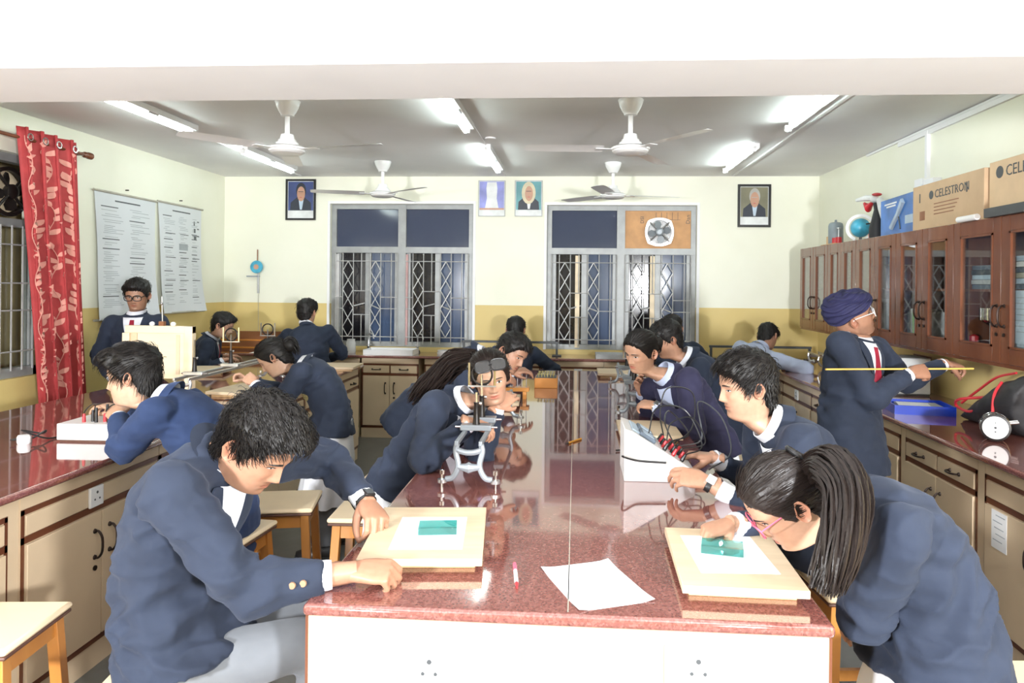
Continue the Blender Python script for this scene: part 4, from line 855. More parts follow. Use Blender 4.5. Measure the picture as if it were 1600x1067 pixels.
# ------------------------------------------------------------------ right counter
r = thing('instrument_case', 'white metal instrument case standing behind the man in the turban', 'instrument', (2.37, 5.42, T)); MB().bx(-.17, .15, -.14, .14, .012, .27).build('case', 'portrait_white', r, .006)
MB().bx(-.165, .145, -.135, .135, 0, .012).build('base', 'dark_grey', r); MB().bx(.151, .158, -.13, .13, .01, .28).build('lid_edge', 'trim_brown', r)
r = tray('blue_tray', 'bright blue open tray holding papers on the right counter', 2.13, 4.62, .34, .28, .055, 'blue_tray', rz=-.15, t=.008)
top('paper_pad', 'grey pad of paper inside the bright blue tray', 'paper', MB().bx(-.11, .13, -.11, .11, 0, .034), 'portrait_grey', (2.13, 4.62, T+.008)).rotation_euler = (0, 0, -.15)
sheet('white sheet on the pad inside the bright blue tray', 2.11, 4.64, -.3, .18, .16, T+.0425)
# tote bag
r = thing('tote_bag', 'black tote bag with red handles lying on the right counter', 'bag', (2.34, 4.09, T)); rings = []
for s, w, h in ((0, .03, .02), (.06, .09, .07), (.16, .12, .15), (.28, .13, .24), (.40, .13, .30), (.47, .12, .32), (.50, .10, .31)):
    rings.append([(.0+w*math.cos(t), .33-s*1.15+.03*math.sin(2*t), max(.002, h*.5+h*.5*math.sin(t))) for t in np.linspace(0, 2*math.pi, 20, endpoint=False)])
v, n_, f = remesh(MB().loft(rings), .012, 2); v = v+n_*(pnoise(v*14)*.012)[:, None]; v[:, 2] = np.maximum(v[:, 2], .001); mkobj('bag_body', v, f, 'bag_black', r, ang=80)
for s in (-1, 1): MB().tube(smooth_path([(-.09, .02, .17), (-.135, .20, .13), (-.11, .27, .08), (-.115, .10, .08), (-.10, -.08, .20)] if s < 0 else [(-.07, -.10, .27), (-.12, -.12, .20), (-.14, -.14, .06)], 30), .008, 8).build('handle', 'red_plastic', r)
MB().tube(smooth_path([(-.09, .26, .10), (-.05, .16, .19), (-.03, .02, .28), (-.02, -.14, .325)], 20), .007, 6).build('zip', 'red_plastic', r)
# dial gauge lying on its side
r = thing('dial_gauge', 'round chrome gauge with white dial on the right counter beside the bag', 'gauge', (2.13, 3.80, T+.069)); dv = nrm(V3(-.45, -.88, .05)); up = V3(0, 0, 1); sv = nrm(np.cross(up, dv)); uv = np.cross(dv, sv); R = np.stack([sv, uv, dv], 1)
MB().lathe([(.02, -.06), (.055, -.06), (.062, -.045), (.062, .05), (.066, .055), (.066, .075), (.058, .077), (.056, .07), (.02, .07)], 28, R=R).build('drum', 'black_iron', r)
MB().lathe([(.02, .070), (.056, .0705), (.056, .073), (.02, .0735)], 28, R=R).build('dial', 'white_paper', r)
for a, rr in ((0, .006), (.024, .003), (-.02, .004)): MB().lathe([(.001, .0735), (rr, .0737), (rr, .0755), (.001, .076)], 8, R @ V3(0, a, 0), R).build('dial_mark', 'dark_grey', r)
for z in (-.05, .04): MB().tube([R @ V3(.064*math.cos(t), .064*math.sin(t), z) for t in np.linspace(0, 2*math.pi, 25)], .004, 6, False).build('band', 'chrome', r)
for z in (-.06, -.01, .03): MB().cyl(R @ V3(.05, .02, z), R @ V3(.10, .03, z), .006, n=8).build('terminal_screw', 'chrome', r)

# ================================================================== ON TOP OF THE CUPBOARDS
ZT = CZ1
def onx(px, py, X=2.45): return atX(px, py, X)
q = onx(1297, 378); r = thing('pressure_vessel', 'grey cylinder with red valves on a wooden base atop the cupboards', 'apparatus', (2.45, 6.95, ZT)); 
MB().bx(-.09, .09, -.18, .18, 0, .02).build('base', 'board_edge', r, .003); MB().lathe([(.03, .02), (.065, .02), (.067, .03), (.067, .19), (.06, .215), (.045, .225), (.012, .23), (.01, .25), (.004, .252)], 20, (0, .03, 0)).build('cylinder', 'bottle_grey', r)
for y in (-.04, -.13): MB().lathe([(.01, .02), (.028, .022), (.028, .075), (.01, .078)], 14, (-.03, y, 0)).build('red_valve', 'red_plastic', r)
MB().cyl((-.03, -.13, .075), (-.03, -.13, .155), .004, n=6).build('valve_stem', 'steel', r); MB().lathe([(.004, .15), (.02, .155), (.02, .163), (.004, .166)], 12, (-.03, -.13, 0)).build('valve_wheel', 'steel', r)
MB().bx(-.04, .02, .12, .17, .02, .10).build('wood_block', 'board_edge', r, .003); MB().cyl((-.01, .145, .10), (-.01, .145, .15), .004, n=6).build('stem', 'steel', r)
r = thing('globe', 'small blue globe in a white ring stand atop the cupboards', 'globe', (2.44, 6.36, ZT)); d = nrm(V3(-.35, -.93, 0)); sv = V3(d[1], -d[0], 0)
MB().sphere((0, 0, .125), .082, 22, 16).build('sphere', 'globe_sea', r)
MB().loft([[V3(0, 0, .125)+(sv*math.cos(t)*ro+V3(0, 0, 1)*math.sin(t)*ro)+d*o for ro, o in ((.093, -.012), (.118, -.012), (.118, .012), (.093, .012))] for t in np.linspace(-1.15, math.pi+1.15, 36)]).build('ring', 'white_plastic', r)
MB().bx(-.06, .06, -.05, .05, 0, .02).build('base', 'white_plastic', r, .006); MB().cyl((0, 0, .02), (0, 0, .05), .012, n=8).build('stem', 'black_plastic', r)
# bird-shaped pivot toy
r = thing('bird_model', 'black red and white long-beaked bird model atop the cupboards', 'model', (2.44, 6.03, ZT)); d = nrm(V3(-.3, .95, 0))
body = MB(); body.tube([(0, 0, 0), (0, 0, .09), V3(0, 0, .17)-d*.01, V3(0, 0, .25)+d*.0, V3(0, 0, .30)+d*.02], [.055, .058, .045, .022, .016], 12); body.build('body', 'toy_black', r)
MB().sphere(V3(0, 0, .335)+d*.03, (.035, .035, .03), 12, 8).build('head', 'portrait_white', r); MB().tube([V3(0, 0, .345)+d*.03, V3(0, 0, .355)+d*.12, V3(0, 0, .35)+d*.24], [.022, .026, .014], 10).build('beak', 'portrait_white', r)
MB().tube([V3(0, 0, .31)+d*.05, V3(0, 0, .27)+d*.10, V3(0, 0, .315)+d*.15], [.012, .036, .01], 10).build('pouch', 'red_plastic', r); MB().sphere(V3(0, 0, .37)+d*.0, (.04, .04, .014), 10, 6).build('crest', 'red_plastic', r)
MB().tube([V3(0, 0, .33)-d*.03, V3(0, 0, .25)-d*.09, V3(0, 0, .16)-d*.08], [.025, .05, .02], 10).build('wing', 'portrait_white', r); MB().lathe([(.01, .14), (.035, .15), (.035, .19), (.01, .20)], 10, -d*.13).build('flower', 'toy_yellow', r)
MB().cyl(V3(0, 0, .14)-d*.20, V3(0, 0, .14)+d*.12, .006, n=6).build('balance_rod', 'black_iron', r); MB().bx(-.02, .03, .06, .11, 0, .06).build('red_weight', 'red_plastic', r); MB().cyl(-d*.13, V3(0, 0, .14)-d*.13, .012, n=8).build('post', 'chrome', r)
for i, (y, h, w) in enumerate(((5.66, .33, .10), (5.52, .42, .12), (5.37, .40, .14))):
    top('paper_packet', ('narrow ', 'tall ', 'wide ')[i]+'white packet standing behind the blue telescope box', 'packet', MB().bx(-.03, .03, -w/2, w/2, 0, h), 'white_paper', (2.56, y, ZT), group='white packets on the cupboards')
r = thing('telescope_box', 'bright blue printed telescope box atop the cupboards', 'box', (2.42, 5.46, ZT), -.06); MB().bx(-.06, .06, -.345, .345, 0, .285).build('carton', 'blue_box', r, .003)
MB().tube([(-.063, .10, .06), (-.063, -.02, .15), (-.063, -.12, .24)], [.022, .02, .026], 8).build('printed_telescope', 'pale_blue', r); MB().tube([(-.062, -.02, .15), (-.062, -.06, .04)], .006, 5).build('printed_tripod', 'dark_grey', r)
for z, a, b in ((.245, .02, .26), (.225, .04, .22)): MB().bx(-.0615, -.060, a, b, z-.006, z+.006).build('printed_title', 'white_paper', r)
MB().bx(-.0615, -.060, -.28, -.14, .07, .13).build('printed_panel', 'pale_blue', r)
r = thing('cardboard_box', 'long brown carton printed with a black logo atop the cupboards', 'box', (2.44, 4.66, ZT), 0); MB().bx(-.14, .16, -.43, .43, 0, .295).build('carton', 'cardboard', r, .003)
text_mesh('lettering', 'CELESTRON', .075, 'dark_grey', r, (-.1415, .13, .19), (math.pi/2, 0, -math.pi/2))
MB().prism([(.028*math.cos(t), .028*math.sin(t)) for t in np.linspace(0, 2*math.pi, 16, endpoint=False)], .001, (-.1413, .175, .215), (0, 1, 0)).build('logo_disc', 'dark_grey', r)
for y in (.33, -.25): MB().bx(-.1415, -.14, y-.006, y+.006, .18, .24).build('printed_mark', 'dark_grey', r)
for i in range(4): MB().bx(-.1412, -.14, -.16+.02*i, .14, .15-.022*i, .156-.022*i).build('printed_line', 'shelf_wood', r)
MB().bx(-.1412, -.14, .26, .33, .06, .12).build('printed_square', 'shelf_wood', r)
r = thing('cardboard_box', 'paler brown carton with a round logo beside the long brown carton', 'box', (2.46, 3.96, ZT), 0); MB().bx(-.14, .14, -.26, .255, 0, .315).build('carton', 'cardboard_pale', r, .003)
text_mesh('lettering', 'CELESTRON', .085, 'dark_grey', r, (-.1415, .10, .22), (math.pi/2, 0, -math.pi/2))
MB().prism([(.034*math.cos(t), .034*math.sin(t)) for t in np.linspace(0, 2*math.pi, 16, endpoint=False)], .001, (-.1413, .155, .25), (0, 1, 0)).build('logo_disc', 'dark_grey', r)
top('flat_case', 'dark flat case lying before the paler brown carton', 'case', MB().bx(-.03, .03, -.30, .20, .0, .05), 'dark_grey', (2.285, 3.95, ZT))
top('paper_roll', 'rolled white paper on the cupboard edge below the carton', 'paper roll', MB().cyl((0, -.10, .018), (0, .10, .018), .018, n=12), 'white_paper', (2.28, 4.36, ZT))

# ================================================================== INSIDE THE CUPBOARDS
Z1, Z2 = CZ0+.02, 1.645
R = random.Random(5); ORD = ['first', 'second', 'third', 'fourth', 'fifth', 'sixth', 'seventh']
def vbook(label, y, z, h, d, t, mat, grp, x=2.44): top('book', label, 'book', MB().bx(-d/2, d/2, -t/2, t/2, 0, h), mat, (x, y, z), group=grp, bevel=.002)
for i in range(7): vbook(ORD[i]+' slim upright book from the globe end behind the cupboard glass', 5.27-.026*i, Z1, .22+.01*(i % 3), .17, .022, ('light_grey', 'khaki', 'portrait_white', 'lime', 'light_grey', 'khaki', 'portrait_white')[i], 'upright books in the glazed cupboard')
def box_in(name, label, cat, x, y, z, dx, dy, dz, mat, grp=None): top(name, label, cat, MB().bx(-dx/2, dx/2, -dy/2, dy/2, 0, dz), mat, (x, y, z), group=grp, bevel=.002)
for i in range(6): box_in('folder', ORD[i]+' folder from the bottom of the pile above the orange folder', 'folder', 2.45, 3.92+.01*(i % 2), Z2+.03*i, .24, .32, .028, ('slate', 'pale_blue', 'khaki', 'slate', 'portrait_white', 'pale_blue')[i], 'stacked file folders')
for i in range(5): box_in('folder', ORD[i]+' folder from the bottom of the pile above the shiny apparatus', 'folder', 2.46, 4.33+.01*(i % 2), Z2+.028*i, .22, .22, .026, ('slate', 'light_grey', 'pale_blue', 'dark_grey', 'slate')[i], 'file folders above the shiny apparatus')
box_in('orange_folder', 'bright orange folder among the papers in the last cupboard', 'folder', 2.37, 3.97, Z2-.055, .12, .26, .035, 'orange_card') if False else box_in('orange_folder', 'bright orange folder lying below the shelf papers in the last cupboard', 'folder', 2.42, 3.93, Z1+.30, .16, .28, .03, 'orange_card')
box_in('document_pile', 'pile of pale blue documents filling the last cupboard', 'papers', 2.44, 3.93, Z1, .18, .30, .299, 'light_blue_paper')
q = top('posted_sheet', 'pale blue printed sheet taped inside the last cupboard glass', 'paper', MB().bx(-.001, .001, -.12, .12, 0, .28), 'light_blue_paper', (2.325, 3.94, 1.36)); mb = MB()
for i in range(7): mb.bx(-.0016, -.001, -.09, .02+.02*(i % 3), .24-.03*i, .244-.03*i)
tag(mb.build('printed_text', 'print_grey', q), kind='stuff')
r = thing('steel_apparatus', 'shiny steel apparatus with round dish behind the cupboard glass', 'apparatus', (2.43, 4.36, Z1)); MB().lathe([(.03, 0), (.07, .0), (.06, .02), (.015, .03), (.015, .16), (.03, .17), (.075, .20), (.075, .27), (.02, .28)], 20).build('dish_stand', 'chrome', r); MB().bx(-.06, -.02, -.10, -.07, 0, .2).build('scale', 'light_grey', r); MB().lathe([(.01, .0), (.025, 0), (.025, .1), (.01, .11)], 10, (-.06, .09, 0)).build('red_cap', 'red_plastic', r)
for i in range(4): top('jar', ORD[i]+' small jar from the bottom of the stack in the cupboard', 'jar', MB().lathe([(.01, 0), (.03, 0), (.032, .05), (.02, .055), (.02, .065), (.01, .066)], 10), ('slate', 'portrait_white', 'blue_tray', 'red_plastic')[i], (2.40, 4.78, Z1+.068*i), group='jars in the cupboard')
top('wire_stand', 'black wire stand in the cupboard beside the jars', 'stand', MB().lathe([(.02, 0), (.05, 0), (.05, .008), (.006, .01), (.006, .3), (.03, .31), (.03, .33), (.005, .335)], 12), 'black_iron', (2.45, 4.66, Z1))
r = thing('balance_stand', 'steel balance stand on the upper shelf under the telescope box', 'apparatus', (2.45, 4.72, Z2)); MB().bx(-.05, .05, -.07, .07, 0, .012).build('base', 'dark_grey', r); MB().cyl((0, 0, .012), (0, 0, .24), .006, n=8).build('post', 'chrome', r); MB().cyl((0, -.08, .2), (0, .08, .2), .004, n=6).build('arm', 'chrome', r)
for i in range(3): box_in('carton', ('lowest', 'middle', 'topmost')[i]+' grey carton of the stack inside the cupboard beside the globe', 'box', 2.48, 5.56, Z2+.1*i, .2, .2, .098, ('slate', 'bottle_grey', 'pale_blue')[i])
box_in('paper_stack', 'pale stack of papers inside the cupboard beside the globe', 'papers', 2.46, 5.86, Z1, .2, .2, .30, 'portrait_white'); box_in('dark_case', 'dark case inside the cupboard beside the globe', 'case', 2.48, 5.52, Z1, .2, .18, .26, 'dark_grey')
top('white_bottle', 'white bottle on the upper shelf of the cupboard above the turban', 'bottle', MB().lathe([(.02, 0), (.035, 0), (.037, .12), (.015, .15), (.015, .19), (.005, .19)], 12), 'white_plastic', (2.42, 6.25, Z2)); box_in('grey_bundle', 'grey bundle on the lower shelf of the cupboard above the turban', 'bundle', 2.46, 6.28, Z1, .2, .2, .25, 'slate')
box_in('pale_board', 'pale board leaning inside the far corner cupboard', 'board', 2.55, 7.1, Z1, .02, .5, .34, 'chart_paper'); box_in('pale_board', 'pale board on the upper shelf of the far corner cupboard', 'board', 2.55, 7.1, Z2, .02, .5, .30, 'chart_paper')
# ================================================================== PEOPLE
def sstep(a, b, x): t = np.clip((np.asarray(x, float)-a)/(b-a), 0, 1); return t*t*(3-2*t)
NA, NZ = 72, 74
def head_template(fem=False):
    """one surface from neck base to crown; x right, y forward, z up, origin mid-head at eye level"""
    tab = np.array([  # z, front, back, halfwidth
        (-.245, .075, .095, .110), (-.225, .050, .078, .078), (-.20, .036, .072, .060), (-.165, .030, .066, .054), (-.135, .034, .063, .053), (-.122, .048, .064, .054), (-.114, .070, .066, .056),
        (-.106, .0795, .068, .057), (-.096, .0835, .070, .0585), (-.08, .0855, .075, .063), (-.06, .088, .084, .067), (-.04, .0885, .091, .0705), (-.02, .0885, .097, .0735), (0, .089, .101, .0755), (.02, .0925, .103, .0765),
        (.04, .0925, .102, .0755), (.06, .0875, .097, .071), (.08, .074, .085, .061), (.095, .056, .067, .047), (.106, .034, .044, .029), (.112, .010, .014, .009)])
    zz = np.concatenate([np.linspace(-.245, -.13, 14, endpoint=False), np.linspace(-.13, .03, 42, endpoint=False), np.linspace(.03, .112, NZ-56)])
    fr, bk, hw = (np.interp(zz, tab[:, 0], tab[:, i]) for i in (1, 2, 3))
    k = np.array([.25, .5, .25])
    for _ in range(2): fr, bk, hw = (np.concatenate([[q[0]], np.convolve(q, k, 'valid'), [q[-1]]]) for q in (fr, bk, hw))
    if fem: hw = hw*np.where(zz < -.03, .93, .98)
    u = np.linspace(-1, 1, NA, endpoint=False); th = np.pi*(u*.62+u**3*.38)          # finer at the face (angle 0)
    P = np.zeros((NZ, NA, 3)); e = 2/2.25
    s, c = np.sin(th), np.cos(th)
    for i, z in enumerate(zz):
        P[i, :, 0] = hw[i]*np.sign(s)*np.abs(s)**e; P[i, :, 1] = np.where(c > 0, fr[i], bk[i])*np.sign(c)*np.abs(c)**e; P[i, :, 2] = z
    X, Y, Z = P[..., 0], P[..., 1], P[..., 2]; front = sstep(.015, .05, Y)
    g = lambda x0, z0, sx, sz: np.exp(-((X-x0)/sx)**2-((Z-z0)/sz)**2)
    nose = np.interp(Z, [-.050, -.043, -.036, -.02, 0, .012, .025], [0, .012, .0235, .017, .0085, .004, 0])*np.exp(-(X/np.interp(Z, [-.045, -.02, .01], [.0125, .0085, .008]))**2)
    d = nose+.006*(g(.0135, -.038, .007, .007)+g(-.0135, -.038, .007, .007))
    d -= .011*(g(.031, .000, .017, .012)+g(-.031, .000, .017, .012)); d += .006*(g(.031, -.002, .012, .007)+g(-.031, -.002, .012, .007))
    d += .0045*(g(.028, .019, .022, .007)+g(-.028, .019, .022, .007)); d += .0045*g(0, -.058, .019, .0055)+.005*g(0, -.071, .017, .0055)-.0045*g(0, -.0645, .021, .0022)-.003*g(0, -.082, .018, .005)
    d += .005*g(0, -.099, .017, .012)+.004*(g(.045, -.025, .018, .016)+g(-.045, -.025, .018, .016))
    Y += d*front
    return P, zz, th
HT = {f: head_template(f) for f in (False, True)}
def grid_faces(nz, na): return [(i*na+j, i*na+(j+1) % na, (i+1)*na+(j+1) % na, (i+1)*na+j) for i in range(nz-1) for j in range(na)]
def ear(side):
    pts = []; n = 16
    prof = [(0, .0), (.35, .004), (.62, .002), (.78, .012), (.92, .014), (1.0, .008), (.9, .0)]
    for s_, o in prof:
        pts.append([(side*(.004+o+.010*max(0, -math.cos(t))*s_), -.012+.0175*s_*math.cos(t)-(.006*s_ if math.sin(t) > 0 else 0), -.012+.031*s_*math.sin(t)*(1.05 if math.sin(t) > 0 else .95)) for t in np.linspace(0, 2*math.pi, n, endpoint=False)])
    mb = MB().loft(pts, cap=False); v, f = mb.arr(); v = v.copy(); v[:, 0] += side*.072
    return v, (f if side > 0 else [q[::-1] for q in f])
_hands = {}
def hand(pose, vox):
    if (pose, vox) in _hands: return _hands[(pose, vox)]
    mb = MB(); a = np.linspace(0, 2*math.pi, 14, endpoint=False)
    rings = []
    for y, w_, t_, xo in ((-.05, .027, .021, 0), (-.02, .027, .019, 0), (0, .029, .018, 0), (.025, .037, .017, -.003), (.055, .042, .015, -.001), (.08, .041, .0125, 0), (.094, .036, .010, 0)):
        rings.append(np.stack([xo+w_*np.sign(np.cos(a))*np.abs(np.cos(a))**.8, np.full(14, y), t_*np.sign(np.sin(a))*np.abs(np.sin(a))**.8], 1))
    mb.loft(rings)
    P = {'flat': [(8, 12, 8)]*4, 'relax': [(25, 32, 20), (30, 38, 22), (36, 42, 25), (40, 45, 25)], 'grip': [(62, 80, 45)]*4,
         'pinch': [(48, 52, 26), (58, 62, 34), (64, 68, 38), (66, 66, 38)], 'point': [(18, 25, 15), (40, 50, 30), (50, 60, 35), (52, 60, 35)]}[pose]
    tips = []
    for k, (x, y, L, r, spread) in enumerate(((-.031, .087, .072, .0092, -.07), (-.010, .092, .080, .0094, -.01), (.012, .089, .073, .0090, .05), (.031, .080, .057, .0080, .12))):
        p = V3(x, y-.012, 0); pts = [p]; rad = [r*1.15]; ang = 0
        for (L_, c_, rr) in ((.012, 0, 1.12), (L*.46, P[k][0], 1.0), (L*.30, P[k][1], .9), (L*.24, P[k][2], .74)):
            ang += math.radians(c_); d = V3(math.sin(spread)*math.cos(ang), math.cos(spread)*math.cos(ang), -math.sin(ang)); n0 = pts[-1]
            pts.append(n0+d*L_*.5); rad.append((rad[-1]+r*rr)/2); pts.append(n0+d*L_); rad.append(r*rr)
        mb.tube(pts, rad, 10); mb.sphere(pts[-1], rad[-1], 8, 6); tips.append(pts[-1])
    b0 = V3(-.020, .012, -.004)
    if pose in ('pinch', 'grip', 'point'): tp = tips[0]+V3(-.004, -.006, -.010) if pose == 'pinch' else (tips[1]+V3(-.02, .0, -.012))
    elif pose == 'flat': tp = V3(-.075, .078, -.008)
    else: tp = V3(-.055, .082, -.036)
    mid = (b0+tp)/2+V3(-.030, .006, -.006); pts = bez(b0, mid, tp, 8); mb.tube(pts, np.interp(np.linspace(0, 1, 8), [0, .3, .6, 1], [.016, .0145, .0110, .0085]), 10); mb.sphere(pts[-1], .0085, 8, 6)
    r = remesh(mb, vox, 2); _hands[(pose, vox)] = (r[0], r[2]); return _hands[(pose, vox)]
def ik(a, b, l1, l2, pole):
    d = b-a; L = np.linalg.norm(d); u = d/L
    if L > (l1+l2)*.995: l1, l2 = l1*L/(l1+l2)*1.005, l2*L/(l1+l2)*1.005
    x = (l1*l1-l2*l2+L*L)/(2*L); h = math.sqrt(max(0, l1*l1-x*x)); p = np.asarray(pole, float); p = nrm(p-u*np.dot(p, u)); return a+u*x+p*h
def limb(mb, pts, rads, n=14, k=6):
    P = smooth_path(pts, k*(len(pts)-1)); t = np.linspace(0, 1, len(P)); mb.tube(P, np.interp(t, np.linspace(0, 1, len(rads)), rads), n)
    mb.sphere(P[0], rads[0]*.98, 12, 8); return P
def strands(roots, dirs, nrmls, length, r, rng, lift=.006, curl=.0, ns=5):
    N = len(roots); T_ = np.linspace(0, 1, ns); L = length*rng.uniform(.6, 1.25, N); dirs = dirs/(np.linalg.norm(dirs, axis=1)[:, None]+1e-9)
    side = np.cross(dirs, nrmls); ph = rng.uniform(0, 6.28, N); vs = np.zeros((N, ns, 3, 3))
    for i, t in enumerate(T_):
        c = roots+dirs*(L*t)[:, None]+nrmls*((lift*np.sin(t*math.pi*.9)-.5*L*t*t*.35)*1)[:, None]+side*(curl*np.sin(t*4+ph)*t)[:, None]
        rr = r*(1-.75*t)
        for j in range(3):
            a = j*2.094; vs[:, i, j] = c+(side*math.cos(a)+nrmls*math.sin(a))*rr
    f = []
    for s_ in range(N):
        b = s_*ns*3
        for i in range(ns-1):
            for j in range(3): k = (j+1) % 3; f.append((b+i*3+j, b+i*3+k, b+i*3+3+k, b+i*3+3+j))
    return vs.reshape(-1, 3), f
def bundle(mb, guide, r0, r1, n, rad, rng, wave=.006):
    """a lock of hair: many thin tubes round a guide path"""
    g = smooth_path(guide, 22); t, N, B = frames(g); tt = np.linspace(0, 1, len(g))
    for _ in range(n):
        a = rng.uniform(0, 6.28); q = math.sqrt(rng.uniform(0, 1)); w = np.interp(tt, [0, .25, .7, 1], [r0*.6, r0, (r0+r1)/2, r1])*q; ph = rng.uniform(0, 6.28); e = int(len(g)*rng.uniform(.75, 1)); fr_ = rng.uniform(5, 11)
        p = g+N*(w*math.cos(a)+wave*np.sin(tt*fr_+ph))[:, None]+B*(w*math.sin(a)+wave*np.cos(tt*fr_+ph))[:, None]
        mb.tube(p[:e], rad*np.interp(np.linspace(0, 1, e), [0, .8, 1], [1, .9, .3]), 4)
SK = {'a': (.49, .285, .19), 'b': (.38, .205, .13), 'c': (.32, .17, .11), 'd': (.53, .33, .225)}
def person(label, pel, neck, hc, tyaw, hrot, armL, armR, legs='sit', fem=False, blazer='blazer_navy', skin='a', hair='short', vox=.014, hem=.16, hunch=.05, tie=False, front=False, glasses=None, shirt='shirt_white', scale=1., nstr=350, lower='trouser_grey', kurta=False, feet=None, watch={}, band={}, cuff=True, badge=False, jacket=True, hv=.0055, seed=1, hairp={}, wk=1., wid=1., slv=(.90, .90), cufflen=.016, vw=1.):
    rng = np.random.default_rng(seed); S = scale*(.95 if fem else 1.)
    pel, neck, hc = (np.asarray(atY(*q)) for q in (pel, neck, hc))
    up = nrm(neck-pel); ty = math.radians(tyaw); fh = V3(math.sin(ty), math.cos(ty), 0); fwd = nrm(fh-up*np.dot(fh, up)); right = np.cross(fwd, up); TL = np.linalg.norm(neck-pel)
    mid = (pel+neck)/2-fwd*hunch; ctrl = 2*mid-(pel+neck)/2
    def spine(t):
        if t < 0: return pel+nrm(ctrl-pel)*t*TL
        return (1-t)**2*pel+2*t*(1-t)*ctrl+t*t*neck
    def sup(t): t = min(max(t, 0), 1); return nrm(2*(1-t)*(ctrl-pel)+2*t*(neck-ctrl))
    def sfw(t): return nrm(np.cross(sup(t), right))
    u1, f1 = sup(1), sfw(1)
    org = (pel[0], pel[1], 0)
    root = thing('person', label, 'person', org, 0, 'students and staff at work in the laboratory')
    # ---- arms
    shw = (.165 if fem else .182)*S*wid; arms = {}
    for sd, arm in ((-1, armL), (1, armR)):
        sh = neck-u1*.060*S+right*sd*shw; w_ = np.asarray(atY(*arm[0])); tip = np.asarray(atY(*arm[1])); back = V3(*arm[2]); pole = V3(*arm[3]); pose = arm[4]
        sh = sh+nrm(w_-sh)*.025
        el = ik(sh, w_, .285*S, .26*S, pole); arms[sd] = (sh, el, w_, nrm(tip-w_), back, pose)
    # ---- legs
    if legs == 'sit': lg = [(pel+right*s*.09-u1*0+V3(0, 0, -.02), None) for s in (-1, 1)]
    Lh = {}
    for s in (-1, 1):
        hip = pel+right*s*.088+V3(0, 0, -.03)
        if legs == 'sit':
            hf = nrm(V3(fh[0], fh[1], 0)) if feet is None else nrm(V3(*feet, 0)); sd_ = V3(hf[1], -hf[0], 0)
            kn = hip+hf*.40*S+sd_*s*.03+V3(0, 0, -.03); an = V3(kn[0]-hf[0]*.05, kn[1]-hf[1]*.05, .09)
        else:
            hf = nrm(V3(fh[0], fh[1], 0)); sd_ = V3(hf[1], -hf[0], 0); an = V3(hip[0], hip[1], .09)+sd_*s*.03; kn = (hip+an)/2+hf*.03
        Lh[s] = (hip, kn, an, hf)
    # ---- body: head and neck surface, hands, hidden core, joined to one mesh
    P, zz, th = HT[fem]; yw, pt, rl = (math.radians(q) for q in hrot)
    hF = V3(math.sin(yw)*math.cos(pt), math.cos(yw)*math.cos(pt), -math.sin(pt)); hU = V3(math.sin(yw)*math.sin(pt), math.cos(yw)*math.sin(pt), math.cos(pt)); hR = np.cross(hF, hU)
    hR, hU = hR*math.cos(rl)+hU*math.sin(rl), hU*math.cos(rl)-hR*math.sin(rl); HM = np.stack([hR, hF, hU], 1)*S
    def H(p): return hc+np.asarray(p, float) @ HM.T
    v = P.reshape(-1, 3); hv_ = H(v); wgt = sstep(.095, .205, -v[:, 2])[:, None]; TM = np.stack([right, f1, u1], 1)*S
    tv = neck+(v-V3(0, -.015, -.205)) @ TM.T; hv_ = hv_*(1-wgt)+tv*wgt
    body = MB(); body.add(hv_, grid_faces(NZ, NA)+[tuple(range((NZ-1)*NA, NZ*NA))])
    base = np.array(SK[skin]); col = np.tile(base, (len(v), 1)); lip = np.exp(-(v[:, 0]/.021)**4-((v[:, 2]+.0645)/.0095)**4)*(v[:, 1] > .06)
    col = col*(1-lip[:, None])+lip[:, None]*base*np.array([.88, .50, .52] if fem else [.88, .62, .62])
    if not fem and hair != 'x':
        st = np.exp(-((v[:, 2]+.083)/.035)**4)*(v[:, 1] > .0)*.22*hairp.get('stubble', .6); st = st+.5*np.exp(-(v[:, 0]/.022)**4-((v[:, 2]+.051)/.0045)**2)*(v[:, 1] > .06)*hairp.get('stubble', .6); col = col*(1-st[:, None])
    ck = (np.exp(-((np.abs(v[:, 0])-.042)/.02)**2-((v[:, 2]+.03)/.022)**2)*(v[:, 1] > .03))[:, None]*.25; col = col*(1-ck)+ck*base*np.array([1.1, .85, .82])
    cols = [col]
    for s in (-1, 1):
        ev, ef = ear(s); body.add(H(ev), ef); cols.append(np.tile(base*np.array([1., .86, .84]), (len(ev), 1)))
    for s, (sh, el, wr, fd, bk, pose) in arms.items():
        v_, f_ = hand(pose, hv); hvv = v_.copy()
        if s < 0: hvv[:, 0] *= -1; f_ = [q[::-1] for q in f_]
        Zv = nrm(bk-fd*np.dot(bk, fd)); Xv = np.cross(fd, Zv); M = np.stack([Xv, fd, Zv], 1)*S*(.93 if fem else 1.)
        fa = nrm(wr-el)                                           # bend the wrist stub into the forearm
        pw = wr+hvv @ M.T; k = sstep(-.005, -.045, hvv[:, 1])[:, None]
        n0 = body.n; body.add(pw, f_); cols.append(np.tile(base*np.array([1., .95, .93]), (len(pw), 1)))
        n0 = body.n; body.tube([sh, sh+(el-sh)*.5, el, el+(wr-el)*.5, wr+fa*.008], [.04, .038, .036, .034*S, .0255*S], 12); cols.append(np.tile(base, (body.n-n0, 1)))
    n0 = body.n; body.tube([spine(0), spine(.3), spine(.6), spine(.85), spine(.97)], [.08, .075, .075, .06, .045], 12)
    for s in (-1, 1): body.tube([Lh[s][0], Lh[s][1], Lh[s][2]], [.05, .04, .03], 8)
    cols.append(np.tile(base, (body.n-n0, 1)))
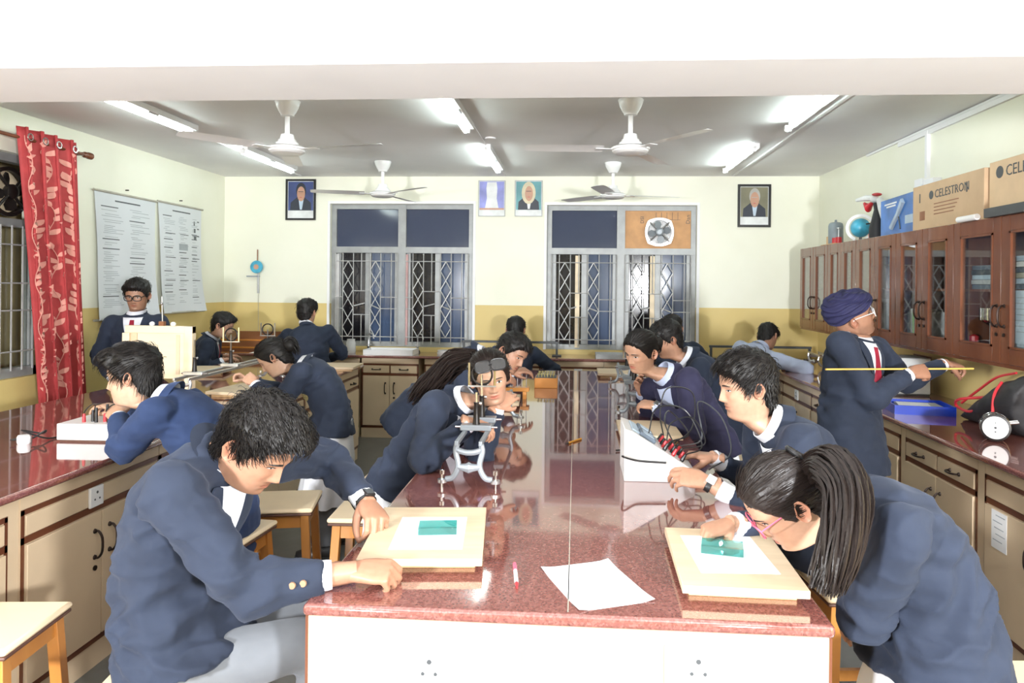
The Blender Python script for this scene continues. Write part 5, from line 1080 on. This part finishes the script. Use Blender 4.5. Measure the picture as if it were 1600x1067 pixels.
    bo = body.build('body', 'skin', root, ang=60, origin=org); ca = bo.data.color_attributes.new('tint', 'FLOAT_COLOR', 'POINT'); cc = np.vstack(cols); ca.data.foreach_set('color', np.hstack([cc, np.ones((len(cc), 1))]).ravel())
    # ---- face details laid on the head surface
    fv = H(v); tree = BVHTree.FromPolygons([Vector(q) for q in hv_.tolist()], grid_faces(NZ, NA))
    def onface(x, z, off):
        o = H((x, .25, z)); d = -hF; h = tree.ray_cast(Vector(o), Vector(d)); p = np.array(h[0]) if h[0] else H((x, .085, z)); return p+hF*off
    def patch(nm, pts, off, mat, t=.0008):
        a_ = np.array([onface(x, z, off) for x, z in pts]); c_ = a_.mean(0); n = len(a_); mkobj(nm, np.vstack([a_, [c_+hF*t*2]]), [(i, (i+1) % n, n) for i in range(n)], mat, root, origin=org)
    pd = hairp.get('lid', .5)
    for s in (-1, 1):
        ex = .031*s; open_ = .0052*(1-pd)+.0008
        alm = [(ex+.0135*math.cos(t), .0005+open_*math.sin(t)*(1 if math.sin(t) > 0 else .8)-.0012) for t in np.linspace(0, 2*math.pi, 16, endpoint=False)]
        patch('eye', alm, .0006, 'eye_white'); patch('iris', [(ex+min(.0055, open_*1.4)*math.cos(t), -.0006+min(.0055, open_*.98)*math.sin(t)) for t in np.linspace(0, 2*math.pi, 12, endpoint=False)], .0014, 'eye_dark')
        lid = [(ex-.0145+.029*i/8, -.0005+open_*math.sin(math.pi*i/8)*1.0) for i in range(9)]
        pp = [onface(x, z, .0010) for x, z in lid]; mb = MB().tube(pp, [.0004]+[.0011]*7+[.0004], 5); mb.build('eyelash', 'lash', root, origin=org)
        br = [(ex+s*(-.017+.036*i/8), .0175+.0045*math.sin(math.pi*(i+1)/10)-.0004*i) for i in range(9)]
        pp = [onface(x, z, .0008) for x, z in br]; MB().tube(pp, np.array([.0022, .0030, .0032, .0032, .0030, .0028, .0024, .0018, .0008])*(.75 if fem else 1.05), 6, sx=.5).build('eyebrow', 'lash', root, origin=org)
    # ---- hair
    hm = hairp.get('mat', 'hair_black')
    if hair != 'turban':
        vv = P[14:]; nz = len(vv); X, Y, Z = vv[..., 0], vv[..., 1], vv[..., 2]; az = np.abs(th)[None, :]*np.ones((nz, 1)); 
        hl = np.interp(az, [0, .45, .85, 1.15, 1.45, 1.62, 1.75, 2.1, 3.15], np.array([.072, .066, .048, .012, -.030, -.022, -.005, -.08, -.105] if fem else [.062, .060, .048, .018, -.018, -.015, -.005, -.075, -.105])+hairp.get('line', 0)*np.array([1, 1, 1, .5, 0, 0, 0, 0, 0]))
        hl = hl+.010*pnoise(np.stack([th*9+seed*5, th*0+seed, th*0], 1))[None, :]; m_ = sstep(-.012, .014, Z-hl); tt = sstep(.0, .09, Z)
        n3 = np.dstack([X/.075**2, Y/.095**2, Z/.11**2]); n3[..., 2] = np.maximum(n3[..., 2], -.1/.11); n3 /= np.linalg.norm(n3, axis=2)[..., None]
        top_ = hairp.get('top', .030); sd_ = hairp.get('side', .010); thick = sd_+(top_-sd_)*tt+hairp.get('front', .0)*sstep(.02, .09, Y)*tt
        fl = vv.reshape(-1, 3); nn = (pnoise(fl*np.array([70, 28, 28])+seed*3.1)+.6*pnoise(fl*np.array([140, 55, 55])+seed)).reshape(nz, NA)
        thick = thick*(1+.45*nn*hairp.get('rough', 1)); hs_ = vv+n3*(thick*m_-.005*(1-m_))[..., None]
        keep = m_ > .01; fs = [q for q in grid_faces(nz, NA) if keep.reshape(-1)[list(q)].any()]+[tuple(range((nz-1)*NA, nz*NA))]
        hw_ = H(hs_.reshape(-1, 3)); mbh = MB(); used = sorted({i for q in fs for i in q}); mp = {o_: i for i, o_ in enumerate(used)}
        mbh.add(hw_[used], [tuple(mp[i] for i in q) for q in fs])
        if nstr:
            idx = np.where((m_ > .7).reshape(-1))[0]; pick = rng.choice(idx, nstr); rt = hs_.reshape(-1, 3)[pick]+rng.normal(0, .003, (nstr, 3))-n3.reshape(-1, 3)[pick]*.003; nl = n3.reshape(-1, 3)[pick]
            cr = np.array(hairp.get('crown', (0, -.05, .10))); fl_ = rt-cr; fl_ = fl_+np.array(hairp.get('sweep', (0, .05, 0)))*(1 if fem else sstep(-.01, .07, rt[:, 2])[:, None]); fl_ -= nl*(fl_*nl).sum(1)[:, None]; fl_ += rng.normal(0, .012, fl_.shape)
            sv, sf = strands(rt, fl_, nl, hairp.get('len', .034), hairp.get('sr', .0019), rng, hairp.get('lift', .006)); mbh.add(H(sv), sf)
        if hair == 'pony':
            bundle(mbh, [np.asarray(atY(*p)) for p in hairp['gpx']], hairp.get('r0', .03), hairp.get('r1', .05), hairp.get('n', 130), .0042, rng, .009)
        if hair == 'long': 
            bundle(mbh, [np.asarray(atY(*p)) for p in hairp['gpx']], .055, .035, 150, .0042, rng, .010)
        if hair == 'bun': mbh.sphere(H((0, -.125, .0)), .045, 14, 10); bundle(mbh, [H((0, -.09, .02)), H((0, -.14, .02)), H((0, -.15, -.03)), H((0, -.12, -.09))], .03, .02, 40, .004, rng)
        mbh.build('hair', hm, root, ang=70, origin=org)
        if hair == 'pony': MB().tube([H(p) for p in [(.026*math.cos(a), -.105+hairp.get('ty', 0)+.008*math.sin(a), hairp.get('tz', .06)+.026*math.sin(a)) for a in np.linspace(0, 2*math.pi, 18)]], .006, 8, False).build('hair_tie', 'black_plastic', root, origin=org)
    else:
        tb = MB(); a = np.linspace(0, 2*math.pi, 40, endpoint=False); rings = []
        for z, r_, of in ((.022, .90, 0), (.018, 1.16, 0), (.035, 1.27, -.004), (.06, 1.30, -.010), (.085, 1.26, -.014), (.108, 1.12, -.014), (.126, .88, -.012), (.136, .55, -.01), (.138, .2, -.01)):
            rings.append(np.stack([.076*r_*np.cos(a), of+.095*r_*np.sin(a), z+.035*np.sin(a)*np.clip((.12-z)/.1, 0, 1)-.0+.006*np.sin(a*5+z*90)], 1))
        R_ = smooth_path(np.array(rings).reshape(9, -1), 48).reshape(-1, 40, 3)
        for i in range(len(R_)):
            q = .006*np.sin(i*1.1+np.cos(a)*4.5+np.abs(np.sin(a))*3); R_[i, :, 0] += q*np.cos(a); R_[i, :, 1] += q*np.sin(a)
        tb.loft([H(r_) for r_ in R_]).build('turban', 'navy_turban', root, ang=70, origin=org)
    # ---- glasses
    def specs(mat, lensm, z0=-.001, y0=.104, w_=.030, h_=.020, tilt=0, nm='glasses', gr=hairp.get('gr', .0021)):
        fr_ = MB(); H0 = H
        def Hs(p):
            p = np.asarray(p, float); c0 = V3(0, y0, z0); q = (p-c0) @ rotm(tilt).T; return H0(c0+q)
        for s in (-1, 1):
            c = [(s*.034+w_*np.sign(math.cos(t))*abs(math.cos(t))**.6, y0-.006*abs(math.cos(t)) if math.cos(t)*s > 0 else y0, z0+h_*np.sign(math.sin(t))*abs(math.sin(t))**.7) for t in np.linspace(0, 2*math.pi, 29)]
            fr_.tube([Hs(q) for q in c], gr, 6, False); 
            fr_.tube([Hs(q) for q in ((s*(.033+w_), y0-.005, z0+.006), (s*.074, .05, z0+.008), (s*.079, -.005, z0+.006), (s*.078, -.03, z0-.012))], gr*.95, 6)
        fr_.tube([Hs((-.006, y0+.002, z0+.004)), Hs((0, y0+.004, z0+.006)), Hs((.006, y0+.002, z0+.004))], gr*.95, 6); g_ = fr_.build(nm, mat, root, origin=org)
        for s in (-1, 1):
            c = [(s*.034+w_*.97*np.sign(math.cos(t))*abs(math.cos(t))**.6, y0-.001, z0+h_*.97*np.sign(math.sin(t))*abs(math.sin(t))**.7) for t in np.linspace(0, 2*math.pi, 20, endpoint=False)]
            mkobj('lens', [Hs(q) for q in c], [tuple(range(20))], lensm, g_, origin=org)
    if glasses: specs(glasses, 'spectacle_glass')
    if hairp.get('shades'): specs('black_plastic', 'smoke_glass', .092, .112, .034, .027, math.radians(38), 'sunglasses', .0032)
    # ---- blazer (torso and sleeves grown into one surface)
    def ring(t, w_, d_, of=0, n=26):
        c = spine(t)+sfw(t)*of; a = np.linspace(0, 2*math.pi, n, endpoint=False); e = .84
        return c+np.outer(w_*np.sign(np.cos(a))*np.abs(np.cos(a))**e, right)+np.outer(d_*np.sign(np.sin(a))*np.abs(np.sin(a))**e, sfw(t))
    W_ = S*wid; J = MB(); hw0 = .188 if not fem else .178
    J.loft([ring(-hem/TL, hw0*1.08*W_, .155*S, .012), ring(-hem/TL*.5, hw0*1.05*W_, .15*S, .010), ring(.02, hw0*1.02*W_, .138*S, .006), ring(.25, (.168 if not fem else .152)*W_, .118*S, .004), ring(.5, (.176 if not fem else .158)*W_, .122*S, .006), ring(.72, .188*W_*(.92 if fem else 1), .122*S, .004), ring(.86, .172*W_*(.93 if fem else 1), .104*S, 0), ring(.95, .118*W_, .082*S, -.004), ring(1.01, .068*S, .068*S, -.008)])
    tvv, tff = J.arr(); tt_ = BVHTree.FromPolygons([Vector(q) for q in tvv.tolist()], list(tff))
    for s, (sh, el, wr, fd, bk, pose) in arms.items():
        limb(J, [neck-u1*.045, (neck-u1*.045)*.45+sh*.55, sh], [.055*S, .058*S, .062*S], k=4)
        cf = el+(wr-el)*slv[0 if s < 0 else 1]; limb(J, [sh+(sh-el)*.02, sh+(el-sh)*.5, el, el+(cf-el)*.5, cf], np.array([.076, .066, .060, .052, .043])*S)
    jv, jn, jf = remesh(J, vox, 4)
    # folds: ridged noise, strongest at elbows, armpits and waist
    rel = jv-pel; lc = np.stack([rel @ right, rel @ fwd, rel @ up], 1); w_ = .35+0*lc[:, 0]
    for s, (sh, el, wr, fd, bk, pose) in arms.items():
        w_ = np.maximum(w_, 1.2*np.exp(-(np.linalg.norm(jv-el, axis=1)/.11)**2)); w_ = np.maximum(w_, .9*np.exp(-(np.linalg.norm(jv-sh+u1*.08, axis=1)/.10)**2))
    w_ = np.maximum(w_, .8*np.exp(-((lc[:, 2]-.2*TL)/.12)**2)); q = lc*np.array([5.5, 5.5, 12.])+seed*7.7; q[:, 2] += 2.2*pnoise(lc*4+seed)
    rd = np.clip(1-np.abs(pnoise(q))*3.4, -.2, 1)**1; q2 = lc @ np.array([[.8, .3, .5], [-.5, .8, .3], [-.3, -.5, .8]]).T*np.array([5, 6, 17.])+seed*2.3; q2[:, 0] += pnoise(lc*5+3); rdb = np.clip(1-np.abs(pnoise(q2))*3.6, -.2, 1)
    rd2 = pnoise(lc*np.array([16, 16, 24])+seed); dsp = (.015*(rd-.45)*w_+.012*(rdb-.45)*w_+.003*rd2)*wk
    jv = jv+jn*dsp[:, None]; mkobj('blazer' if jacket else 'shirt', jv, jf, blazer, root, ang=80, origin=org)
    tj = BVHTree.FromPolygons([Vector(q) for q in jv.tolist()], jf)
    def onchest(x, t, off):
        c = spine(t)+right*x; F_ = sfw(t); h = tt_.ray_cast(Vector(c+F_*.45), Vector(-F_)); p = np.array(h[0]) if h[0] else c+F_*.10
        h = tj.ray_cast(Vector(p+F_*.022), Vector(-F_)); p = np.array(h[0]) if h[0] and np.linalg.norm(np.array(h[0])-p) < .05 else p; return p+F_*off
    def strip(nm, fn, t0, t1, off, mat, n=14, k=6, th_=.003):
        rows = []
        for i in range(n+1):
            t = t0+(t1-t0)*i/n; a, b = fn((i/n)); rows.append([onchest(a+(b-a)*j/k, t, off) for j in range(k+1)])
        A = np.array(rows); 
        for _ in range(3): A[1:-1] = (A[:-2]+2*A[1:-1]+A[2:])/4
        fwd_ = np.array([sfw(t0+(t1-t0)*i/n) for i in range(n+1)])[:, None, :]; B = A-fwd_*th_; m = (n+1)*(k+1); f = []
        for i in range(n):
            for j in range(k): a = i*(k+1)+j; f += [(a, a+1, a+k+2, a+k+1), (m+a, m+a+k+1, m+a+k+2, m+a+1)]
        for i in range(n): a = i*(k+1); f += [(a, a+k+1, m+a+k+1, m+a)]; a += k; f += [(a+k+1, a, m+a, m+a+k+1)]
        for j in range(k): f += [(j+1, j, m+j, m+j+1)]; a = n*(k+1)+j; f += [(a, a+1, m+a+1, m+a)]
        return mkobj(nm, np.vstack([A.reshape(-1, 3), B.reshape(-1, 3)]), f, mat, root, ang=70, origin=org)
    if front:
        vb = .42 if not fem else .50
        strip('shirt_front', lambda q: (-vw*.062*(1-q)**.8-.002, vw*.062*(1-q)**.8+.002), .965, vb, .008, shirt)
        for s in (-1, 1): strip('lapel', lambda q, s=s: tuple(sorted((s*(vw*.060*(1-q)**.8), s*(vw*.060*(1-q)**.8+.012+.050*math.sin(math.pi*min(1, q*1.2+.12)))))), .965, vb-.02, .012, blazer, th_=.006)
        if tie: strip('tie', lambda q: (-.016-.016*q, .016+.016*q), .93, vb+.01, .013, 'tie_red', 10, 3); 
        for t in (vb-.07, vb-.22): MB().sphere(onchest(.012, t, .002), .009, 8, 6).build('button', 'copper_button', root, origin=org)
    if badge:
        c = [onchest(-.105+.030*math.cos(a), .60+.036/TL*math.sin(a), .005) for a in np.linspace(0, 2*math.pi, 14, endpoint=False)]; mkobj('badge', np.vstack([c, [np.mean(c, 0)+f1*.003]]), [(i, (i+1) % 14, 14) for i in range(14)], 'gold_thread', root, origin=org)
    # ---- collars
    nd = nrm(H((0, -.012, -.13))-neck)
    def collar(nm, mat, r0, r1, z0, z1, a0, a1, th_=.004, drop=.02):
        A = np.linspace(a0, a1, 30); rows = []
        for z, r_ in ((z0, r0), (z1, r1), (z1, r1+th_), (z0-.004, r0+th_+.004)):
            rows.append([neck+V3(0, 0, 0)+right*math.sin(a)*r_*S+f1*(-math.cos(a)*r_*1.08*S-.010)+(u1*.4+nd*.6)*(z-drop*(1-math.cos(a))/2*1.0)*S for a in A])
        m = len(A); v_ = np.array(rows).reshape(-1, 3); f = [(i*m+j, i*m+j+1, ((i+1) % 4)*m+j+1, ((i+1) % 4)*m+j) for i in range(4) for j in range(m-1)]; return mkobj(nm, v_, f, mat, root, ang=60, origin=org)
    if jacket: collar('shirt_collar', shirt, .068, .063, .0, .056, -math.pi, math.pi); collar('blazer_collar', blazer, .079, .071, -.012, .024, -2.1, 2.1, .006)
    else: collar('shirt_collar', blazer, .070, .064, -.005, .036, -math.pi, math.pi, .006)
    for s, (sh, el, wr, fd, bk, pose) in arms.items():
        cf = el+(wr-el)*slv[0 if s < 0 else 1]; e_ = nrm(wr-el)
        if jacket: MB().tube([cf-e_*.03, cf+e_*.004, cf+e_*cufflen], [.036*S, .0365*S, .0345*S], 16).build('shirt_cuff', shirt, root, origin=org)
        if s in watch:
            m1, m2 = watch[s]; c = wr-e_*.012; Zv = nrm(bk-e_*np.dot(bk, e_)); Xv = np.cross(e_, Zv)
            MB().loft([[c+e_*o+(Xv*math.cos(a)*1.12+Zv*math.sin(a)*.86)*.031*S for a in np.linspace(0, 2*math.pi, 20, endpoint=False)] for o in (-.010, .010)]).build('watch_strap', m2, root, .001, origin=org)
            MB().box(c+Zv*.029*S, (.034, .032, .010), np.stack([Xv, e_, Zv], 1)).build('watch_case', m1, root, .003, origin=org); MB().box(c+Zv*.0348*S, (.026, .024, .002), np.stack([Xv, e_, Zv], 1)).build('watch_dial', 'dark_grey' if m1 != 'white_plastic' else 'light_grey', root, origin=org)
        if s in band: MB().tube([wr-e_*.02+(np.cross(e_, V3(0, 0, 1))*math.cos(a)*1.1+np.cross(e_, np.cross(e_, V3(0, 0, 1)))*math.sin(a))*.031*S for a in np.linspace(0, 2*math.pi, 20)], .0045, 6, False).build('wristband', band[s], root, origin=org)
        if jacket and hairp.get('buttons'):
            o_ = V3(*hairp['buttons'])
            for k_ in (.035, .058):
                b_ = cf-e_*k_; h = tj.ray_cast(Vector(b_+o_*.2), Vector(-o_)); 
                if h[0] and s == 1: MB().lathe([(.002, .004), (.008, .004), (.009, 0), (.002, -.002)], 10, np.array(h[0]), np.array(Vector(o_).to_track_quat('Z', 'Y').to_matrix())).build('sleeve_button', 'copper_button', root, origin=org)
    # ---- trousers or kurta, shoes
    Lm = MB(); Lm.sphere(pel-V3(0, 0, .0), (.13, .13, .12), 16, 12)
    for s in (-1, 1):
        hip, kn, an, hf = Lh[s]; limb(Lm, [hip, (hip+kn)/2, kn, (kn+an)/2, an+V3(0, 0, -.02)], np.array([.082, .080, .070, .062, .058])*S)
    lv, ln, lf = remesh(Lm, max(vox, .014), 3); lv = lv+ln*(.006*pnoise(lv*np.array([9, 9, 16])+seed))[:, None]; mkobj('trousers', lv, lf, lower, root, ang=80, origin=org)
    if kurta:
        hip = (Lh[-1][0]+Lh[1][0])/2; kn = (Lh[-1][1]+Lh[1][1])/2; dr = nrm(kn-hip); K = MB(); sp = [hip+dr*.02, hip+dr*.14, hip+dr*.30, hip+dr*.42]; N1 = nrm(np.cross(right, dr))
        a = np.linspace(0, 2*math.pi, 40, endpoint=False)
        sp = sp[:1]+sp[1:]; K.loft([spine(.22)+np.outer(.10*np.cos(a), right)+np.outer(.08*np.sin(a), sfw(.22)), spine(.1)+np.outer(.15*np.cos(a), right)+np.outer(.115*np.sin(a), sfw(.1))]+[c+np.outer((r_+(.012*i)*np.cos(a*7+seed))*np.cos(a), right)+np.outer((q_+.010*i*np.cos(a*7+seed))*np.sin(a), N1) for i, (c, r_, q_) in enumerate(zip(sp, (.165, .20, .22, .235), (.125, .14, .145, .15)))]); K.build('kurta_hem', 'kurta_white', root, ang=80, origin=org)
    for s in (-1, 1):
        hip, kn, an, hf = Lh[s]; sd_ = V3(hf[1], -hf[0], 0); b_ = V3(an[0], an[1], 0); rings = []
        for y, w2, h in ((-.065, .028, .06), (-.04, .036, .085), (.03, .036, .075), (.09, .042, .05), (.15, .040, .04), (.185, .022, .028)):
            rings.append([b_+hf*y+sd_*w2*math.cos(t)+V3(0, 0, max(.012, .012+h*max(0, math.sin(t)))) for t in np.linspace(0, 2*math.pi, 14, endpoint=False)])
        sh_ = MB().loft(rings).build('shoe', 'black_plastic', root, origin=org, ang=60)
        so = [(b_+hf*y+sd_*x) for y, x in ((-.07, -.03), (-.075, 0), (-.07, .03), (.06, .044), (.14, .044), (.19, .02), (.195, 0), (.19, -.02), (.14, -.044), (.06, -.044))]; MB().loft([np.array(so), np.array(so)+V3(0, 0, .014)]).build('sole', 'dark_grey', sh_, origin=org)
    if hairp.get('info'): print(label, 'torso %.2f neck %.2f' % (TL, np.linalg.norm(hc-neck)), 'reach', [round(float(np.linalg.norm(a_[2]-a_[0])), 2) for a_ in arms.values()], 'pel', pel.round(2))
    return dict(root=root, H=H, arms=arms, org=org, onchest=onchest)
I = {'info': 1}
UPV = (0, 0, 1)
# ---- arm = (wrist px,py,Y), (finger-tip px,py,Y), back-of-hand direction, elbow pole, pose ; L then R
person('boy in navy blazer seated at the front left, pinning a drawing board, black watch', (285, 996, 1.88), (352, 712, 1.86), (404, 694, 1.84), 98, (102, 40, 0),
       ((574, 786, 2.13), (606, 836, 2.00), (.25, 0, 1), (-.2, .9, .1), 'pinch'), ((552, 893, 1.76), (628, 893, 1.77), (.0, -.35, .9), (-.4, -.5, -1), 'pinch'),
       skin='b', vox=.008, hem=.06, hunch=.085, wk=1.6, front=True, nstr=2600, hv=.0035, seed=3, feet=(.85, .5), slv=(.90, .74), watch={-1: ('black_iron', 'black_plastic')}, hairp=dict(I, top=.030, side=.010, front=.010, len=.030, lift=.010, lid=.8, buttons=(0, -1, .1), sr=.0017))
P2 = person('girl in navy blazer with ponytail and red glasses bending over a drawing board', (1462, 985, 1.84), (1322, 792, 1.84), (1226, 782, 1.84), -96, (-88, 42, 4),
       ((1352, 965, 2.02), (1325, 975, 2.10), (0, -.3, 1), (-.7, -.3, -1), 'relax'), ((1142, 818, 2.12), (1078, 838, 2.08), (-.2, -.2, 1), (.3, .8, -.5), 'pinch'),
       legs='stand', fem=True, skin='a', vox=.008, hem=.10, hunch=.075, wk=1.6, nstr=1600, hv=.0035, seed=5, hair='pony', glasses='pink_plastic', kurta=True, lower='kurta_white', wid=1.05,
       hairp=dict(I, mat='hair_brown', top=.016, side=.010, len=.06, rough=.35, lift=.002, sr=.0014, sweep=(0, -.10, 0), crown=(0, .10, .06), tz=.075, ty=-.0, gpx=[(1262, 742, 1.83), (1296, 730, 1.76), (1322, 765, 1.68), (1318, 830, 1.62), (1300, 890, 1.60), (1282, 935, 1.60)], r0=.05, r1=.03, n=420, lid=.7))
c = P2['H']; MB().tube([c(p) for p in ((-.062, .035, .082), (-.075, .02, .068), (-.085, .0, .045))], [.004, .006, .004], 8, sx=.4).build('hair_clip', 'slate', P2['root'], origin=P2['org'])
person('boy in navy blazer with a white watch working the wedge meter box', (1288, 832, 2.72), (1208, 668, 2.74), (1166, 603, 2.74), -98, (-97, 10, 0),
       ((1104, 753, 2.62), (1028, 735, 2.66), (-.1, -.6, .8), (.6, -.3, -.8), 'relax'), ((1112, 714, 3.0), (1042, 705, 3.0), (-.1, 0, 1), (.5, .5, -.8), 'point'),
       skin='a', vox=.009, hem=.12, hunch=.06, wk=1.3, front=True, nstr=1500, hv=.004, seed=8, feet=(-.35, .95), slv=(.62, .78), cufflen=.050, watch={-1: ('white_plastic', 'black_plastic')}, hairp=dict(I, top=.030, side=.012, front=.006, len=.034, lid=.55))
person('girl in navy blazer with sunglasses on her head sighting along the optical bench', (628, 752, 3.25), (722, 628, 3.20), (766, 590, 3.12), 120, (166, 10, -10),
       ((778, 634, 3.12), (800, 615, 3.18), (.3, -.5, .6), (-.3, -.1, -1), 'relax'), ((736, 660, 2.92), (770, 672, 2.95), (-.3, -.4, .8), (-.4, -.6, -.8), 'relax'),
       legs='stand', fem=True, skin='a', vox=.010, hem=.05, hunch=.03, front=True, nstr=900, hv=.0045, seed=12, hair='long', band={1: 'lime'}, kurta=True, lower='kurta_white',
       hairp=dict(I, mat='hair_brown', top=.024, side=.016, len=.06, rough=.4, lift=.004, sweep=(0, -.10, 0), crown=(0, .10, .06), shades=1, lid=.15, gpx=[(742, 560, 3.22), (712, 566, 3.27), (685, 588, 3.28), (660, 610, 3.28), (640, 632, 3.30)]))
person('boy in navy blazer leaning his chin low beside the pegged wooden box', (648, 640, 4.62), (752, 556, 4.55), (800, 552, 4.50), 98, (125, 24, 18),
       ((800, 580, 4.72), (842, 576, 4.75), (0, -.3, 1), (-.2, .7, -.6), 'relax'), ((775, 600, 4.30), (800, 590, 4.35), (0, -.4, .8), (-.4, -.5, -.8), 'relax'),
       legs='stand', skin='b', vox=.012, hem=.16, hunch=.03, nstr=350, blazer='blazer_navy', seed=14, hairp=dict(I, top=.028, side=.012, lid=.4))
person('boy in navy blazer facing the wall between the two back windows', (804, 610, 7.03), (804, 541, 7.05), (806, 515, 7.10), 0, (4, 15, 0),
       ((770, 585, 7.30), (790, 585, 7.5), UPV, (-1, 0, -.5), 'relax'), ((842, 585, 7.30), (822, 585, 7.5), UPV, (1, 0, -.5), 'relax'), skin='b', blazer='blazer_navy', nstr=250, seed=15, hairp=dict(I, top=.026, side=.013))
person('girl in violet-navy blazer with a silver watch looking into the eyepiece', (1112, 700, 4.0), (1042, 588, 3.98), (1001, 548, 3.95), -122, (-132, 20, 8),
       ((1022, 634, 3.86), (988, 628, 3.95), (-.2, -.4, .9), (.5, -.5, -.8), 'relax'), ((1002, 612, 4.15), (996, 590, 4.12), (-.4, .3, .4), (.3, .6, -.8), 'relax'),
       legs='stand', fem=True, skin='a', blazer='blazer_violet', vox=.010, hem=.06, hunch=.04, front=True, badge=True, shirt='shirt_blue', nstr=900, hv=.0045, seed=18, hair='bun', kurta=True, lower='kurta_white', watch={-1: ('chrome', 'chrome')}, hairp=dict(I, top=.014, side=.010, len=.06, rough=.3, lift=.001, sweep=(0, -.10, 0), crown=(0, .10, .06), lid=.4))
person('boy in navy blazer working behind the girl at the eyepiece', (1128, 655, 4.95), (1074, 560, 4.92), (1042, 530, 4.90), -98, (-100, 22, 0),
       ((1040, 612, 4.8), (1010, 612, 4.85), UPV, (.5, -.4, -.8), 'relax'), ((1050, 600, 5.15), (1015, 600, 5.15), UPV, (.5, .5, -.8), 'relax'), skin='b', blazer='blazer_navy', nstr=300, seed=21, hunch=.05, feet=(.1, 1), hairp=dict(I, top=.026))
person('dark-haired boy at the second back window, mostly hidden by the pair at the eyepiece', (1056, 610, 6.75), (1052, 535, 6.78), (1050, 513, 6.82), -8, (-10, 12, 0),
       ((1030, 585, 7.1), (1040, 580, 7.3), UPV, (-1, 0, -.5), 'relax'), ((1085, 585, 7.1), (1075, 580, 7.3), UPV, (1, 0, -.5), 'relax'), skin='b', blazer='blazer_navy', nstr=200, seed=22, hairp=dict(I, top=.026))
person('man in a pale blue shirt leaning over the right back corner', (1160, 612, 6.80), (1188, 543, 6.85), (1200, 526, 6.92), 40, (48, 40, 12),
       ((1165, 590, 7.35), (1180, 585, 7.45), UPV, (-.7, .2, -.5), 'relax'), ((1228, 578, 6.80), (1240, 574, 6.92), UPV, (1, -.6, -.3), 'relax'), skin='b', blazer='shirt_blue', jacket=False, nstr=250, seed=25, hunch=.05, legs='stand', hairp=dict(I, top=.024))
T11 = person('man in a navy turban and navy blazer holding a yellow rod at the right counter', (1326, 660, 3.80), (1342, 525, 3.82), (1331, 494, 3.86), 138, (100, -20, -14),
       ((1478, 568, 4.10), (1508, 572, 4.15), (-.1, -.3, 1), (.1, .3, -1), 'pinch'), ((1424, 583, 3.72), (1468, 577, 3.76), (.1, -.7, .5), (-.6, -.3, -1), 'grip'),
       legs='stand', skin='c', blazer='blazer_navy', vox=.011, hem=.26, hunch=.02, front=True, tie=True, nstr=0, hair='turban', seed=27, hv=.0045, glasses='portrait_white', vw=1.2, hairp=dict(I, stubble=1.3))
person('boy in bright blue blazer slumped over the flat white meter box', (350, 800, 2.98), (258, 628, 2.97), (207, 588, 2.95), -98, (-100, 9, -4),
       ((186, 650, 3.10), (165, 628, 3.22), (-.3, -.5, .6), (.3, -.8, -.9), 'relax'), ((190, 640, 3.42), (160, 632, 3.42), UPV, (.3, .6, -.6), 'relax'),
       skin='d', blazer='blazer_blue', vox=.009, hem=.16, hunch=.08, nstr=1400, feet=(.25, -.97), hv=.0045, seed=30, hairp=dict(I, top=.034, side=.012, front=.026, len=.045, sr=.0015, sweep=(0, .14, 0), lid=.7, stubble=.3))
person('girl in navy blazer bent over a board on the left island, hair tied back', (520, 668, 4.32), (474, 572, 4.32), (428, 558, 4.30), -98, (-98, 38, 0),
       ((398, 598, 4.22), (372, 578, 4.28), (-.2, -.6, .6), (.5, -.5, -.9), 'pinch'), ((390, 596, 4.50), (372, 585, 4.48), (-.2, .3, .8), (.4, .5, -.8), 'pinch'),
       legs='stand', fem=True, skin='d', blazer='blazer_navy', vox=.010, hem=.04, hunch=.06, badge=True, nstr=700, hv=.0045, seed=33, hair='bun', kurta=True, lower='trouser_grey', hairp=dict(I, top=.016, side=.011, len=.05, rough=.4, lift=.002, sweep=(0, -.10, 0), crown=(0, .10, .06), lid=.8))
person('boy in glasses and red tie standing behind the wooden board stand', (213, 588, 5.62), (212, 490, 5.62), (214, 461, 5.56), 165, (166, 14, 0),
       ((228, 598, 5.50), (232, 615, 5.45), (0, -1, .2), (1, .3, -.5), 'relax'), ((176, 592, 5.50), (182, 610, 5.45), (0, -1, .2), (-1, .3, -.5), 'relax'),
       legs='stand', skin='b', blazer='blazer_navy', vox=.012, front=True, tie=True, nstr=500, seed=36, glasses='black_plastic', hunch=.02, vw=1.25, hairp=dict(I, top=.032, side=.012, len=.03, lid=.45, gr=.0032))
person('boy with red tie in profile working in the back-left corner', (318, 596, 6.85), (331, 527, 6.88), (348, 508, 6.86), 72, (80, 22, 0),
       ((356, 556, 7.05), (372, 556, 7.1), UPV, (-.3, .4, -.8), 'relax'), ((350, 562, 6.75), (368, 560, 6.8), UPV, (-.3, -.4, -.8), 'relax'), skin='a', blazer='blazer_navy', front=True, tie=True, nstr=300, seed=39, hunch=.04, hairp=dict(I, top=.026, front=.01))
person('boy in navy blazer with his back turned, next to the first back window', (487, 580, 6.88), (482, 511, 6.90), (480, 487, 6.92), -4, (8, 8, 0),
       ((455, 560, 7.2), (470, 556, 7.4), UPV, (-1, 0, -.5), 'relax'), ((512, 560, 7.2), (500, 556, 7.4), UPV, (1, 0, -.5), 'relax'), skin='a', blazer='blazer_navy', nstr=250, seed=41, wid=1.1, hairp=dict(I, top=.026, side=.014))
a, b = np.asarray(atY(1290, 577, 3.55)), np.asarray(atY(1521, 576, 3.86)); c = tuple((a+b)/2)
tag(MB().cyl(a, b, .0045, n=8).build('wooden_rod', 'yellow_wood', None, origin=c), 'thin yellow rod held by the man in the turban', 'rod')
